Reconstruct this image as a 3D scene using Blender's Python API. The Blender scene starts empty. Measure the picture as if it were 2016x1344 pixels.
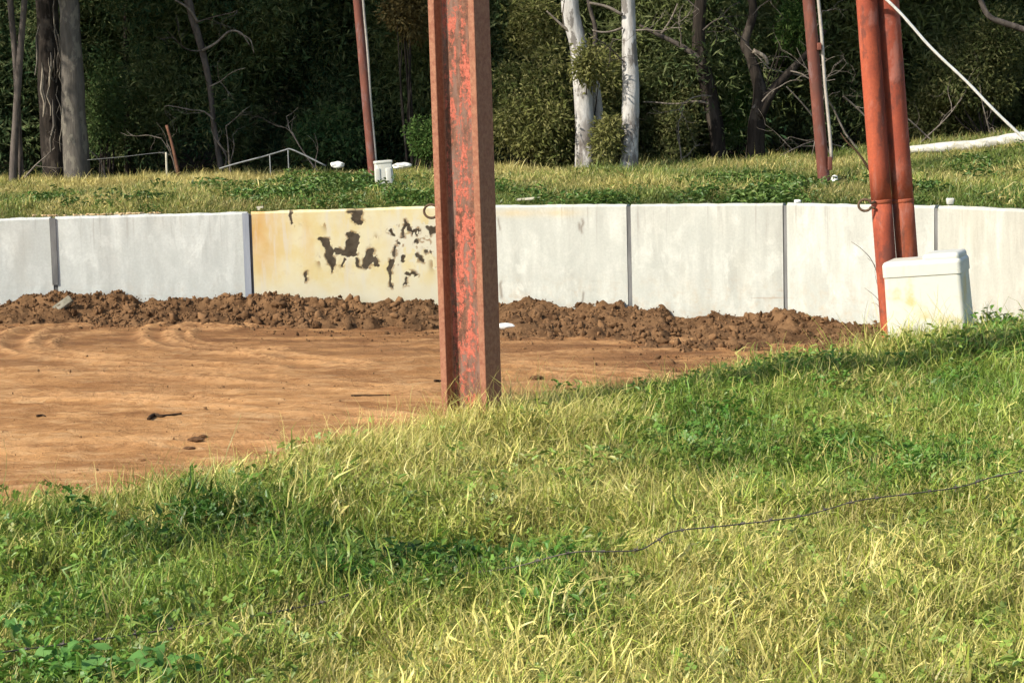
import bpy, bmesh, math, random
import numpy as np
from mathutils import Matrix, Vector

random.seed(7)
RNG = np.random.default_rng(11)
SC = bpy.context.scene
COL = SC.collection
rad = math.radians

# ------------------------------------------------------------------ camera
F_PX, IMG_W, IMG_H = 4000.0, 2016.0, 1344.0
CAM = np.array((0.0, 0.0, 2.52))
PITCH, ROLL = math.atan(438.0 / F_PX), rad(-1.5)
cam_rot = Matrix.Rotation(math.pi / 2 - PITCH, 3, 'X') @ Matrix.Rotation(ROLL, 3, 'Z')
cd = bpy.data.cameras.new('camera')
cd.sensor_width = 36.0
cd.lens = F_PX / IMG_W * 36.0
cd.clip_start, cd.clip_end = 0.1, 2000.0
cam = bpy.data.objects.new('camera', cd)
COL.objects.link(cam)
cam.matrix_world = Matrix.Translation(CAM.tolist()) @ cam_rot.to_4x4()
SC.camera = cam

# ------------------------------------------------------------------ light
SUN_LEFT, SUN_EL = rad(57), rad(38)      # sun stands behind the viewer, to the left
to_sun = Vector((-math.sin(SUN_LEFT) * math.cos(SUN_EL), -math.cos(SUN_LEFT) * math.cos(SUN_EL), math.sin(SUN_EL)))
world = bpy.data.worlds.new('World')
SC.world = world
world.use_nodes = True
wn = world.node_tree.nodes
wn.clear()
sky = wn.new('ShaderNodeTexSky')
sky.sky_type = 'NISHITA'
sky.sun_disc = False
sky.sun_elevation = SUN_EL
sky.sun_rotation = math.atan2(to_sun.x, to_sun.y)
sky.air_density, sky.dust_density = 1.0, 1.0
bg = wn.new('ShaderNodeBackground')
bg.inputs['Strength'].default_value = 0.15
wo = wn.new('ShaderNodeOutputWorld')
world.node_tree.links.new(sky.outputs[0], bg.inputs[0])
world.node_tree.links.new(bg.outputs[0], wo.inputs[0])
sd = bpy.data.lights.new('sun', 'SUN')
sd.energy, sd.angle, sd.color = 5.0, rad(0.5), (1.0, 0.93, 0.82)
sun = bpy.data.objects.new('sun', sd)
COL.objects.link(sun)
sun.rotation_euler = to_sun.to_track_quat('Z', 'Y').to_euler()

vs = SC.view_settings
SC.display_settings.display_device = 'sRGB'
vs.view_transform, vs.look, vs.gamma, vs.use_curve_mapping = 'Standard', 'None', 1.0, False
vs.exposure = 0.42
SC.cycles.max_bounces = 4
SC.cycles.diffuse_bounces = 2
SC.cycles.glossy_bounces = 1
SC.cycles.transmission_bounces = 2
SC.cycles.transparent_max_bounces = 4
SC.cycles.use_denoising = True
SC.cycles.use_adaptive_sampling = True
SC.cycles.adaptive_threshold = 0.03

# ------------------------------------------------------------------ helpers
R3 = np.array([[cam_rot[i][j] for j in range(3)] for i in range(3)])

def ray(x, y):
    d = R3 @ np.array(((x - IMG_W / 2) / F_PX, (IMG_H / 2 - y) / F_PX, -1.0))
    return d / d[1]

def at(x, y, depth):
    """point seen at photo pixel x, y at that distance along the view"""
    return CAM + ray(x, y) * depth

def on_z(x, y, z):
    d = ray(x, y)
    return CAM + d * ((z - CAM[2]) / d[2])

def lin(c):
    c = np.asarray(c, float) / 255.0
    return tuple(np.where(c <= 0.04045, c / 12.92, ((c + 0.055) / 1.055) ** 2.4))

def _hash(ix, iy, iz, seed):
    n = (ix * 374761393 + iy * 668265263 + iz * 2147483647 + seed * 974711) & 0xffffffff
    n = ((n ^ (n >> 13)) * 1274126177) & 0xffffffff
    n = ((n ^ (n >> 16)) * 2246822519) & 0xffffffff
    return ((n ^ (n >> 15)) & 0xffff) / 65535.0

def vnoise(x, y, z=0.0, seed=0):
    x, y, z = np.broadcast_arrays(np.asarray(x, float), np.asarray(y, float), np.asarray(z, float))
    fx, fy, fz = np.floor(x), np.floor(y), np.floor(z)
    ix, iy, iz = fx.astype(np.int64), fy.astype(np.int64), fz.astype(np.int64)
    u, v, w = x - fx, y - fy, z - fz
    u, v, w = [t * t * (3 - 2 * t) for t in (u, v, w)]
    r = 0
    for dx in (0, 1):
        for dy in (0, 1):
            for dz in (0, 1):
                r = r + _hash(ix + dx, iy + dy, iz + dz, seed) * (u if dx else 1 - u) * (v if dy else 1 - v) * (w if dz else 1 - w)
    return r * 2 - 1

def fbm(x, y, z=0.0, seed=0, octaves=4):
    r, a, f, s = 0, 1.0, 1.0, 0.0
    for o in range(octaves):
        r = r + a * vnoise(np.asarray(x) * f, np.asarray(y) * f, np.asarray(z) * f, seed + o * 17)
        s += a
        a *= 0.5
        f *= 2.03
    return r / s

def sstep(a, b, x):
    t = np.clip((np.asarray(x, float) - a) / (b - a), 0, 1)
    return t * t * (3 - 2 * t)

def make_mesh(name, verts, faces, mat=None, smooth=False, attrs=None):
    me = bpy.data.meshes.new(name)
    verts = np.asarray(verts, float)
    if isinstance(faces, np.ndarray):
        m, k = faces.shape
        me.vertices.add(len(verts))
        me.vertices.foreach_set('co', verts.astype(np.float32).ravel())
        me.loops.add(m * k)
        me.loops.foreach_set('vertex_index', faces.astype(np.int32).ravel())
        me.polygons.add(m)
        me.polygons.foreach_set('loop_start', np.arange(0, m * k, k, dtype=np.int32))
        me.polygons.foreach_set('loop_total', np.full(m, k, dtype=np.int32))
        me.update(calc_edges=True)
    else:
        me.from_pydata(verts.tolist(), [], faces)
    if attrs:
        for an, vals in attrs.items():
            vals = np.asarray(vals, np.float32)
            if vals.ndim == 1:
                a = me.attributes.new(an, 'FLOAT', 'POINT')
                a.data.foreach_set('value', vals)
            else:
                if vals.shape[1] == 3:
                    vals = np.c_[vals, np.ones(len(vals), np.float32)]
                a = me.attributes.new(an, 'FLOAT_COLOR', 'POINT')
                a.data.foreach_set('color', vals.ravel().astype(np.float32))
    if mat is not None:
        me.materials.append(mat)
    if smooth:
        me.polygons.foreach_set('use_smooth', np.ones(len(me.polygons), dtype=bool))
    me.update()
    return me

def tag(o, label=None, cat=None, group=None, kind=None):
    if label: o['label'] = label
    if cat: o['category'] = cat
    if group: o['group'] = group
    if kind: o['kind'] = kind
    return o

def obj(name, me, parent=None, loc=None):
    o = bpy.data.objects.new(name, me)
    COL.objects.link(o)
    if parent is not None:
        o.parent = parent
        w, q = np.zeros(3), parent                    # meshes are given in world coordinates
        while q is not None:
            w = w + np.array(q.location); q = q.parent
        o.location = -w
    if loc is not None:
        o.location = loc
    return o

def thing(name, label, cat, loc=(0, 0, 0), group=None):
    o = bpy.data.objects.new(name, None)
    o.empty_display_size = 0.1
    COL.objects.link(o)
    o.location = [float(v) for v in loc]
    return tag(o, label, cat, group)

class MB:
    """collects geometry for one mesh"""
    def __init__(self):
        self.v, self.f, self.a = [], [], []
    def add(self, verts, faces, val=0.0):
        n = len(self.v)
        self.v.extend([tuple(map(float, p)) for p in verts])
        self.f.extend([tuple(int(i) + n for i in fc) for fc in faces])
        self.a.extend([val] * len(verts))
        return self
    def tube(self, pts, radii, sides=10, rough=0.0, rfreq=6.0, sub=5, seed=0, val=0.0, smooth_path=True):
        pts = np.asarray(pts, float)
        radii = np.broadcast_to(np.asarray(radii, float), (len(pts),))
        if smooth_path and len(pts) > 2:
            P, Rr = [], []
            e = np.vstack([2 * pts[0] - pts[1], pts, 2 * pts[-1] - pts[-2]])
            for i in range(len(pts) - 1):
                p0, p1, p2, p3 = e[i:i + 4]
                for t in np.linspace(0, 1, sub, endpoint=False):
                    P.append(0.5 * (2 * p1 + (p2 - p0) * t + (2 * p0 - 5 * p1 + 4 * p2 - p3) * t ** 2 + (3 * p1 - p0 - 3 * p2 + p3) * t ** 3))
                    Rr.append(radii[i] * (1 - t) + radii[i + 1] * t)
            P.append(pts[-1]); Rr.append(radii[-1])
        else:
            P, Rr = [], []
            for i in range(len(pts) - 1):
                for t in np.linspace(0, 1, sub, endpoint=False):
                    P.append(pts[i] * (1 - t) + pts[i + 1] * t); Rr.append(radii[i] * (1 - t) + radii[i + 1] * t)
            P.append(pts[-1]); Rr.append(radii[-1])
        P, Rr = np.array(P), np.array(Rr)
        T = np.gradient(P, axis=0)
        T /= np.linalg.norm(T, axis=1)[:, None] + 1e-9
        ref = np.array((1.0, 0, 0)) if abs(T[0][0]) < 0.8 else np.array((0, 1.0, 0))
        V, n = [], len(P)
        ang = np.linspace(0, 2 * math.pi, sides, endpoint=False)
        for i in range(n):
            a = ref - T[i] * np.dot(ref, T[i]); a /= np.linalg.norm(a)
            ref = a
            b = np.cross(T[i], a)
            ring = P[i] + Rr[i] * (np.cos(ang)[:, None] * a + np.sin(ang)[:, None] * b)
            if rough:
                k = 1 + rough * fbm(ring[:, 0] * rfreq, ring[:, 1] * rfreq, ring[:, 2] * rfreq * 0.35, seed, 3)
                ring = P[i] + (ring - P[i]) * k[:, None]
            V.extend(ring)
        Fc = []
        for i in range(n - 1):
            for j in range(sides):
                k = (j + 1) % sides
                Fc.append((i * sides + j, i * sides + k, (i + 1) * sides + k, (i + 1) * sides + j))
        Fc.append(tuple(range(sides))[::-1])
        Fc.append(tuple((n - 1) * sides + j for j in range(sides)))
        return self.add(V, Fc, val)
    def box(self, c, sx, sy, sz, rot=None):
        V = np.array([(x, y, z) for x in (-sx / 2, sx / 2) for y in (-sy / 2, sy / 2) for z in (-sz / 2, sz / 2)])
        if rot is not None:
            V = V @ np.array(rot).T
        return self.add(V + np.asarray(c), [(0, 1, 3, 2), (4, 6, 7, 5), (0, 4, 5, 1), (2, 3, 7, 6), (0, 2, 6, 4), (1, 5, 7, 3)])
    def mesh(self, name, mat, smooth=False):
        return make_mesh(name, np.array(self.v), self.f, mat, smooth, {'val': np.array(self.a)})

def rot3(rx, ry, rz):
    m = Matrix.Rotation(rz, 3, 'Z') @ Matrix.Rotation(ry, 3, 'Y') @ Matrix.Rotation(rx, 3, 'X')
    return np.array([[m[i][j] for j in range(3)] for i in range(3)])

def bevel_box(sx, sy, sz, bev, segs=3, taper=1.0, which='all'):
    bm = bmesh.new()
    bmesh.ops.create_cube(bm, size=1.0)
    for v in bm.verts:
        v.co.x *= sx; v.co.y *= sy; v.co.z *= sz
        if v.co.z < 0:
            v.co.x *= taper; v.co.y *= taper
    ed = bm.edges[:]
    if which == 'top': ed = [e for e in ed if max(v.co.z for v in e.verts) > 0]
    if which == 'upright': ed = [e for e in ed if abs(e.verts[0].co.z - e.verts[1].co.z) > 1e-4]
    bmesh.ops.bevel(bm, geom=ed + (bm.verts[:] if which == 'all' else []), offset=bev, segments=segs, affect='EDGES', profile=0.5)
    V = np.array([v.co[:] for v in bm.verts])
    bm.verts.index_update()
    Fc = [tuple(v.index for v in f.verts) for f in bm.faces]
    bm.free()
    return V, Fc

# ------------------------------------------------------------------ material helper
class NT:
    def __init__(self, name):
        self.m = bpy.data.materials.new(name)
        self.m.use_nodes = True
        self.t = self.m.node_tree
        self.t.nodes.clear()
        self.out = self.t.nodes.new('ShaderNodeOutputMaterial')
    def n(self, typ, **kw):
        nd = self.t.nodes.new('ShaderNode' + typ)
        for k, v in kw.items():
            setattr(nd, k, v)
        return nd
    def put(self, sock, v):
        if v is None: return
        if hasattr(v, 'is_linked') or hasattr(v, 'links'):
            self.t.links.new(v, sock)
        elif isinstance(v, (tuple, list)) and len(v) == 3 and sock.type == 'RGBA':
            sock.default_value = (*v, 1)
        else:
            sock.default_value = v
    def pos(self):
        return self.n('NewGeometry').outputs['Position']
    def objco(self):
        return self.n('TexCoord').outputs['Object']
    def mapping(self, vec, scale=(1, 1, 1), rot=(0, 0, 0)):
        nd = self.n('Mapping')
        self.put(nd.inputs['Vector'], vec)
        nd.inputs['Scale'].default_value = scale
        nd.inputs['Rotation'].default_value = rot
        return nd.outputs[0]
    def noise(self, vec, scale, detail=4, rough=0.55, dist=0.0):
        nd = self.n('TexNoise')
        self.put(nd.inputs['Vector'], vec)
        nd.inputs['Scale'].default_value = scale
        nd.inputs['Detail'].default_value = detail
        nd.inputs['Roughness'].default_value = rough
        nd.inputs['Distortion'].default_value = dist
        return nd.outputs['Fac']
    def math(self, op, a, b=None, c=None, clamp=False):
        nd = self.n('Math', operation=op, use_clamp=clamp)
        for i, v in enumerate((a, b, c)):
            self.put(nd.inputs[i], v)
        return nd.outputs[0]
    def ramp(self, fac, lo, hi):
        nd = self.n('MapRange', clamp=True)
        nd.interpolation_type = 'SMOOTHSTEP'
        self.put(nd.inputs[0], fac)
        nd.inputs[1].default_value, nd.inputs[2].default_value = lo, hi
        return nd.outputs[0]
    def mix(self, fac, a, b, blend='MIX'):
        nd = self.n('Mix', data_type='RGBA', blend_type=blend)
        self.put(nd.inputs[0], fac)
        self.put(nd.inputs[6], a)
        self.put(nd.inputs[7], b)
        return nd.outputs[2]
    def attr(self, name, inst=False, color=False):
        nd = self.n('Attribute', attribute_name=name)
        if inst: nd.attribute_type = 'INSTANCER'
        return nd.outputs['Color' if color else 'Fac']
    def bump(self, h, strength=0.4, dist=0.01):
        nd = self.n('Bump')
        nd.inputs['Strength'].default_value = strength
        nd.inputs['Distance'].default_value = dist
        self.put(nd.inputs['Height'], h)
        return nd.outputs[0]
    def principled(self, base, rough=0.8, bump=None, spec=0.3, metal=0.0):
        p = self.n('BsdfPrincipled')
        self.put(p.inputs['Base Color'], base)
        self.put(p.inputs['Roughness'], rough)
        p.inputs['Specular IOR Level'].default_value = spec
        p.inputs['Metallic'].default_value = metal
        if bump is not None:
            self.put(p.inputs['Normal'], bump)
        self.t.links.new(p.outputs[0], self.out.inputs[0])
        return self.m
    def leaf(self, base, transl=0.35, gloss=0.0):
        d = self.n('BsdfDiffuse')
        self.put(d.inputs[0], base)
        t = self.n('BsdfTranslucent')
        self.put(t.inputs[0], base)
        mx = self.n('MixShader')
        mx.inputs[0].default_value = transl
        self.t.links.new(d.outputs[0], mx.inputs[1])
        self.t.links.new(t.outputs[0], mx.inputs[2])
        last = mx.outputs[0]
        if gloss:
            g = self.n('BsdfGlossy')
            g.inputs['Roughness'].default_value = 0.45
            m2 = self.n('MixShader')
            m2.inputs[0].default_value = gloss
            self.t.links.new(last, m2.inputs[1])
            self.t.links.new(g.outputs[0], m2.inputs[2])
            last = m2.outputs[0]
        self.t.links.new(last, self.out.inputs[0])
        return self.m

# ------------------------------------------------------------------ materials
def mat_concrete(name, tone):
    n = NT(name)
    p = n.pos()
    streak = n.noise(n.mapping(p, (7, 7, 1.1)), 1.0, 5, 0.6)
    blot = n.noise(p, 2.2, 5, 0.6)
    fine = n.noise(p, 40, 4, 0.6)
    c = n.mix(n.ramp(streak, 0.3, 0.75), [v * 0.76 for v in tone], [min(1, v * 1.10) for v in tone])
    bloom = n.noise(n.mapping(p, (3.2, 3.2, 2.0)), 1.0, 6, 0.68, 0.6)
    c = n.mix(n.math('MULTIPLY', n.ramp(bloom, 0.5, 0.62), 0.6), c, [min(1, v * 1.22) for v in tone])
    c = n.mix(n.ramp(blot, 0.35, 0.7), n.mix(0.75, c, [tone[0] * 0.83, tone[1] * 0.84, tone[2] * 0.84]), c)
    c = n.mix(n.ramp(fine, 0.2, 0.8), n.mix(0.22, c, (0.2, 0.2, 0.19)), c)
    drip = n.noise(n.mapping(p, (16, 16, 0.5)), 1.0, 3, 0.7)
    topm = n.ramp(n.n('SeparateXYZ').outputs[2], 0, 1)
    sep = n.n('SeparateXYZ'); n.put(sep.inputs[0], p)
    topm = n.ramp(sep.outputs[2], 0.7, 1.45)
    c = n.mix(n.math('MULTIPLY', n.ramp(drip, 0.55, 0.72), n.math('MULTIPLY', topm, 0.55)), c, (0.26, 0.24, 0.21))
    basem = n.ramp(sep.outputs[2], 0.72, 0.2)
    spl = n.noise(p, 9, 5, 0.65)
    c = n.mix(n.math('MULTIPLY', n.math('MULTIPLY', basem, n.ramp(spl, 0.45, 0.7)), 0.5), c, (0.42, 0.34, 0.24))
    pit = n.noise(p, 26, 3, 0.8)
    c = n.mix(n.math('MULTIPLY', n.ramp(pit, 0.66, 0.74), 0.5), c, (0.24, 0.22, 0.18))
    sc_ = n.noise(n.mapping(p, (1.5, 1.5, 14)), 1.0, 4, 0.7)
    c = n.mix(n.math('MULTIPLY', n.math('MULTIPLY', n.ramp(sc_, 0.60, 0.72), basem), 0.5), c, (0.30, 0.22, 0.15))
    c = n.mix(n.attr('stain'), c, (0.16, 0.13, 0.10))
    c = n.mix(n.attr('rust'), c, (0.55, 0.38, 0.12))
    h = n.math('ADD', n.math('MULTIPLY', fine, 0.4), streak)
    return n.principled(c, 0.9, n.bump(h, 0.25, 0.01), 0.15)

M = {}
M['concrete'] = mat_concrete('concrete_grey', (0.515, 0.522, 0.455))
M['concrete_cool'] = mat_concrete('concrete_cool', (0.575, 0.598, 0.55))
M['concrete_warm'] = mat_concrete('concrete_warm', (0.505, 0.50, 0.42))

n = NT('joint_filler')
p = n.pos()
c = n.mix(n.ramp(n.noise(n.mapping(p, (8, 8, 2)), 1.0, 4), 0.3, 0.7), (0.10, 0.10, 0.095), (0.19, 0.19, 0.18))
M['joint'] = n.principled(c, 0.85, None, 0.2)

n = NT('steel_cap_strip')
M['strip'] = n.principled(n.mix(n.ramp(n.noise(n.mapping(n.pos(), (9, 9, 1.5)), 1.0, 4), 0.3, 0.7), (0.24, 0.265, 0.30), (0.34, 0.365, 0.395)), 0.6, None, 0.3)

n = NT('flaking_yellow_paint')
p = n.pos()
flake, thin = n.attr('flake'), n.attr('thin')
ora = n.attr('orange')
yel = n.mix(n.ramp(n.noise(p, 3.0, 5, 0.6), 0.35, 0.65), (0.70, 0.585, 0.285), (0.73, 0.665, 0.42))
yel = n.mix(ora, yel, (0.60, 0.31, 0.065))
st = n.noise(n.mapping(p, (9, 9, 1.2)), 1.0, 5, 0.65)
yel = n.mix(n.math('MULTIPLY', n.ramp(st, 0.52, 0.72), 0.6), yel, (0.66, 0.62, 0.52))
yel = n.mix(n.math('MULTIPLY', n.ramp(n.noise(p, 14, 5, 0.7), 0.55, 0.75), 0.35), yel, (0.52, 0.42, 0.26))
yel = n.mix(n.attr('pale'), yel, (0.69, 0.655, 0.50))
yel = n.mix(thin, yel, (0.26, 0.14, 0.045))
brown = n.mix(n.ramp(n.noise(p, 12, 4), 0.3, 0.7), (0.055, 0.040, 0.022), (0.095, 0.075, 0.048))
cc = n.mix(flake, yel, brown)
hh = n.math('SUBTRACT', n.math('MULTIPLY', n.noise(p, 30, 4), 0.15), flake)
M['flaking'] = n.principled(cc, 0.75, n.bump(hh, 0.5, 0.012), 0.25)

n = NT('rusty_red_beam')
p = n.objco()
patch = n.noise(n.mapping(p, (11, 11, 4.2)), 1.0, 8, 0.76, 0.9)
speck = n.noise(p, 46, 5, 0.75)
speck2 = n.noise(p, 120, 3, 0.7)
rust = n.mix(n.ramp(speck, 0.3, 0.7), (0.085, 0.036, 0.022), (0.215, 0.10, 0.056))
rust = n.mix(n.ramp(n.noise(n.mapping(p, (14, 14, 3)), 1.0, 5, 0.6), 0.42, 0.65), rust, (0.22, 0.135, 0.10))
paint = n.mix(n.ramp(speck2, 0.3, 0.7), (0.37, 0.080, 0.046), (0.50, 0.150, 0.095))
val = n.attr('val')
mask = n.math('ADD', n.math('MULTIPLY', patch, 0.62), n.math('MULTIPLY', speck, 0.38))
mask = n.math('SUBTRACT', mask, n.math('MULTIPLY', val, 0.22))
run = n.noise(n.mapping(p, (30, 30, 0.9)), 1.0, 4, 0.6)
mask = n.math('SUBTRACT', mask, n.math('MULTIPLY', n.ramp(run, 0.5, 0.7), 0.10))
pm = n.ramp(mask, 0.475, 0.535)
rust = n.mix(val, rust, n.mix(n.ramp(speck, 0.3, 0.7), (0.22, 0.080, 0.045), (0.35, 0.165, 0.092)))
c = n.mix(pm, rust, paint)
c = n.mix(n.math('MULTIPLY', n.ramp(speck2, 0.62, 0.75), 0.6), c, (0.30, 0.21, 0.17))
M['beam'] = n.principled(c, 0.72, n.bump(n.math('ADD', n.math('MULTIPLY', speck2, 0.5), n.math('MULTIPLY', pm, 0.8)), 0.5, 0.004), 0.28)

def mat_pipe(name, bright, dark, ru):
    n = NT(name)
    p = n.objco()
    big = n.noise(n.mapping(p, (4, 4, 1.6)), 1.0, 6, 0.65)
    fine = n.noise(p, 60, 5, 0.7)
    c = n.mix(n.ramp(big, 0.38, 0.62), dark, bright)
    grime = n.noise(n.mapping(p, (26, 26, 1.6)), 1.0, 5, 0.7)
    c = n.mix(n.math('MULTIPLY', n.ramp(grime, 0.54, 0.7), 0.55), c, ru)
    c = n.mix(n.ramp(fine, 0.35, 0.75), n.mix(0.35, c, ru), c)
    sp = n.noise(n.mapping(p, (9, 9, 4)), 1.0, 6, 0.7)
    c = n.mix(n.math('MULTIPLY', n.ramp(sp, 0.50, 0.60), 0.8), c, ru)
    fade = n.noise(n.mapping(p, (6, 6, 2.5)), 1.3, 5, 0.7, 0.5)
    c = n.mix(n.math('MULTIPLY', n.ramp(fade, 0.5, 0.66), 0.5), c, [bright[0] * 0.75 + 0.06, bright[1] * 1.15 + 0.06, bright[2] + 0.09])
    return n.principled(c, 0.72, n.bump(n.math('ADD', fine, n.math('MULTIPLY', sp, 2.0)), 0.3, 0.004), 0.22)
M['pipe'] = mat_pipe('orange_red_pipe', (0.45, 0.100, 0.042), (0.29, 0.060, 0.030), (0.125, 0.042, 0.029))
M['pipe_rust'] = mat_pipe('rusty_lower_pipe', (0.36, 0.085, 0.032), (0.26, 0.06, 0.028), (0.12, 0.045, 0.028))
M['pipe_far'] = mat_pipe('faded_red_pipe', (0.21, 0.072, 0.044), (0.145, 0.048, 0.032), (0.12, 0.05, 0.035))

def plain(name, c1, c2, scale=8, rough=0.7, spec=0.3, bump=0.0, mp=(1, 1, 1), co='obj', metal=0):
    n = NT(name)
    p = n.mapping(n.objco() if co == 'obj' else n.pos(), mp)
    f = n.noise(p, scale, 5, 0.65)
    b = n.bump(f, bump, 0.01) if bump else None
    return n.principled(n.mix(n.ramp(f, 0.3, 0.7), c1, c2), rough, b, spec, metal)

M['cable'] = plain('pale_cable', (0.36, 0.32, 0.26), (0.48, 0.43, 0.36), 14, 0.7)
M['rope'] = plain('white_rope', (0.66, 0.66, 0.60), (0.80, 0.79, 0.72), 30, 0.8, 0.2, 0.3)
M['hook'] = plain('rusted_hook', (0.055, 0.035, 0.02), (0.13, 0.08, 0.045), 30, 0.8)
M['wire'] = plain('dark_wire', (0.045, 0.04, 0.03), (0.12, 0.10, 0.08), 60, 0.6, 0.3)
M['white_rock'] = plain('white_lump', (0.55, 0.54, 0.48), (0.78, 0.77, 0.71), 9, 0.9, 0.2, 0.4)
M['galv'] = plain('galvanised_pipe', (0.17, 0.175, 0.17), (0.28, 0.285, 0.27), 10, 0.5, 0.4)
M['old_wood'] = plain('weathered_plank', (0.42, 0.38, 0.28), (0.60, 0.55, 0.42), 10, 0.9, 0.1, 0.3)
M['stake'] = plain('brown_stake', (0.10, 0.045, 0.025), (0.17, 0.08, 0.045), 10, 0.9)
M['clod_dark'] = plain('dark_clod', (0.06, 0.03, 0.014), (0.16, 0.085, 0.04), 25, 0.95, 0.1, 0.5)
M['stick'] = plain('dark_stick', (0.030, 0.018, 0.010), (0.075, 0.045, 0.025), 25, 0.95, 0.1)
M['dead'] = plain('dead_branch', (0.10, 0.082, 0.065), (0.24, 0.205, 0.165), 9, 0.95, 0.1, 0.3)
M['shard'] = plain('concrete_shard', (0.15, 0.14, 0.10), (0.27, 0.25, 0.19), 14, 0.9, 0.15, 0.4)
M['log'] = plain('bleached_log', (0.33, 0.31, 0.25), (0.62, 0.60, 0.52), 5, 0.9, 0.1, 0.5, (0.6, 3, 3))
M['litter'] = plain('leaf_litter', (0.30, 0.17, 0.07), (0.62, 0.50, 0.28), 20, 0.9)

n = NT('white_plastic')
p = n.objco()
yl = n.ramp(n.noise(p, 4.5, 4, 0.6), 0.5, 0.72)
c = n.mix(n.math('MULTIPLY', yl, n.attr('val')), (0.565, 0.555, 0.475), (0.55, 0.43, 0.17))
c = n.mix(n.math('MULTIPLY', n.ramp(n.noise(p, 16, 5, 0.7), 0.5, 0.8), 0.35), c, (0.50, 0.46, 0.36))
c = n.mix(n.math('MULTIPLY', n.ramp(n.noise(n.mapping(p, (22, 22, 2)), 1.0, 4, 0.7), 0.58, 0.75), 0.25), c, (0.45, 0.38, 0.25))
M['plastic'] = n.principled(c, 0.5, n.bump(n.noise(p, 12, 3), 0.1, 0.01), 0.35)

def mat_bark(name, a, b, dk, sc=(10, 10, 2), basedark=0.0, spots=0.6):
    n = NT(name)
    p = n.pos()
    f = n.noise(n.mapping(p, sc), 1.0, 6, 0.7, 0.4)
    g = n.noise(n.mapping(p, (5, 5, 2.2)), 1.0, 5, 0.65)
    c = n.mix(n.ramp(f, 0.3, 0.7), a, b)
    c = n.mix(n.math('MULTIPLY', n.ramp(g, 0.53, 0.60), spots), c, dk)
    if basedark:
        sep = n.n('SeparateXYZ'); n.put(sep.inputs[0], p)
        bm_ = n.math('MULTIPLY', n.ramp(sep.outputs[2], 3.6, 1.5), n.ramp(n.noise(n.mapping(p, (6, 6, 3)), 1.0, 5, 0.7), 0.4, 0.6))
        c = n.mix(n.math('MULTIPLY', bm_, basedark), c, (0.13, 0.11, 0.095))
    return n.principled(c, 0.92, n.bump(f, 0.6, 0.03), 0.12)
M['bark_white'] = mat_bark('bark_white', (0.34, 0.32, 0.29), (0.58, 0.56, 0.52), (0.13, 0.115, 0.10), basedark=0.9, spots=0.85)
M['bark_grey'] = mat_bark('bark_grey', (0.075, 0.066, 0.055), (0.13, 0.115, 0.095), (0.20, 0.18, 0.14), spots=0.7)
M['bark_dark'] = mat_bark('bark_dark', (0.012, 0.010, 0.008), (0.042, 0.033, 0.026), (0.085, 0.07, 0.056), (12, 12, 1.2))
M['bark_strip'] = mat_bark('bark_strip', (0.16, 0.13, 0.10), (0.30, 0.26, 0.20), (0.07, 0.05, 0.04), (12, 12, 1.2))
M['bark_pink'] = mat_bark('bark_pink', (0.06, 0.05, 0.042), (0.13, 0.108, 0.09), (0.04, 0.032, 0.026), spots=0.6)

def mat_leaf(name, c1, c2, c3, transl=0.25, vscale=0.45, inst=True):
    n = NT(name)
    t = n.attr('tint', inst)
    r = n.attr('rnd')
    c = n.mix(t, c1, c2)
    c = n.mix(n.ramp(r, 0.45, 1.0), c, c3)
    return n.leaf(c, transl)
M['leaf_wood'] = mat_leaf('leaf_dark_wood', (0.042, 0.098, 0.048), (0.155, 0.180, 0.060), (0.20, 0.22, 0.10), 0.4)
M['leaf_olive'] = mat_leaf('leaf_olive', (0.075, 0.095, 0.028), (0.185, 0.185, 0.058), (0.26, 0.245, 0.10), 0.3, inst=False)
M['leaf_green'] = mat_leaf('leaf_bush_green', (0.040, 0.085, 0.022), (0.08, 0.14, 0.035), (0.12, 0.17, 0.05), 0.3, inst=False)
M['leaf_dark'] = mat_leaf('leaf_dark', (0.032, 0.075, 0.028), (0.075, 0.115, 0.038), (0.11, 0.14, 0.055), 0.3, inst=False)
M['leaf_gum'] = mat_leaf('leaf_gum', (0.070, 0.090, 0.030), (0.145, 0.155, 0.055), (0.21, 0.205, 0.09), 0.4, inst=False)
M['leaf_brown'] = mat_leaf('leaf_brown', (0.06, 0.050, 0.020), (0.12, 0.09, 0.035), (0.17, 0.14, 0.06), 0.3, inst=False)

def mat_grass(name, green, mid, straw, transl=0.3, gain=1.0):
    n = NT(name)
    dry, lush, val = n.attr('dry', True), n.attr('lush', True), n.attr('bright', True)
    r = n.attr('rnd')
    tip = n.attr('tip')
    k = n.math('MULTIPLY_ADD', n.math('SUBTRACT', dry, r), 3.0, 0.5, clamp=True)
    g = n.mix(lush, mid, green)
    root = n.mix(0.55, g, (0.07, 0.06, 0.02))  # darker blade roots paint in the shade low between the blades
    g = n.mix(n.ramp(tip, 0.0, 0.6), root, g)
    c = n.mix(k, g, straw)
    hv = n.n('HueSaturation')
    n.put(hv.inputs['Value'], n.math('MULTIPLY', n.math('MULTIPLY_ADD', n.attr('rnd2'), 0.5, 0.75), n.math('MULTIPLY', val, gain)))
    n.put(hv.inputs['Color'], c)
    return n.leaf(hv.outputs[0], transl, 0.03)
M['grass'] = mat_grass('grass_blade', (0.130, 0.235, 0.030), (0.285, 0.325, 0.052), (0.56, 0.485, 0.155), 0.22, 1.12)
M['clover'] = mat_grass('clover_leaf', (0.100, 0.235, 0.032), (0.22, 0.31, 0.055), (0.30, 0.30, 0.08), 0.3)
M['verge'] = mat_grass('verge_blade', (0.095, 0.165, 0.030), (0.235, 0.255, 0.052), (0.50, 0.42, 0.145), 0.3)
M['weed'] = mat_grass('weed_leaf', (0.075, 0.155, 0.030), (0.15, 0.22, 0.045), (0.2, 0.22, 0.06), 0.25)
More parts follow.
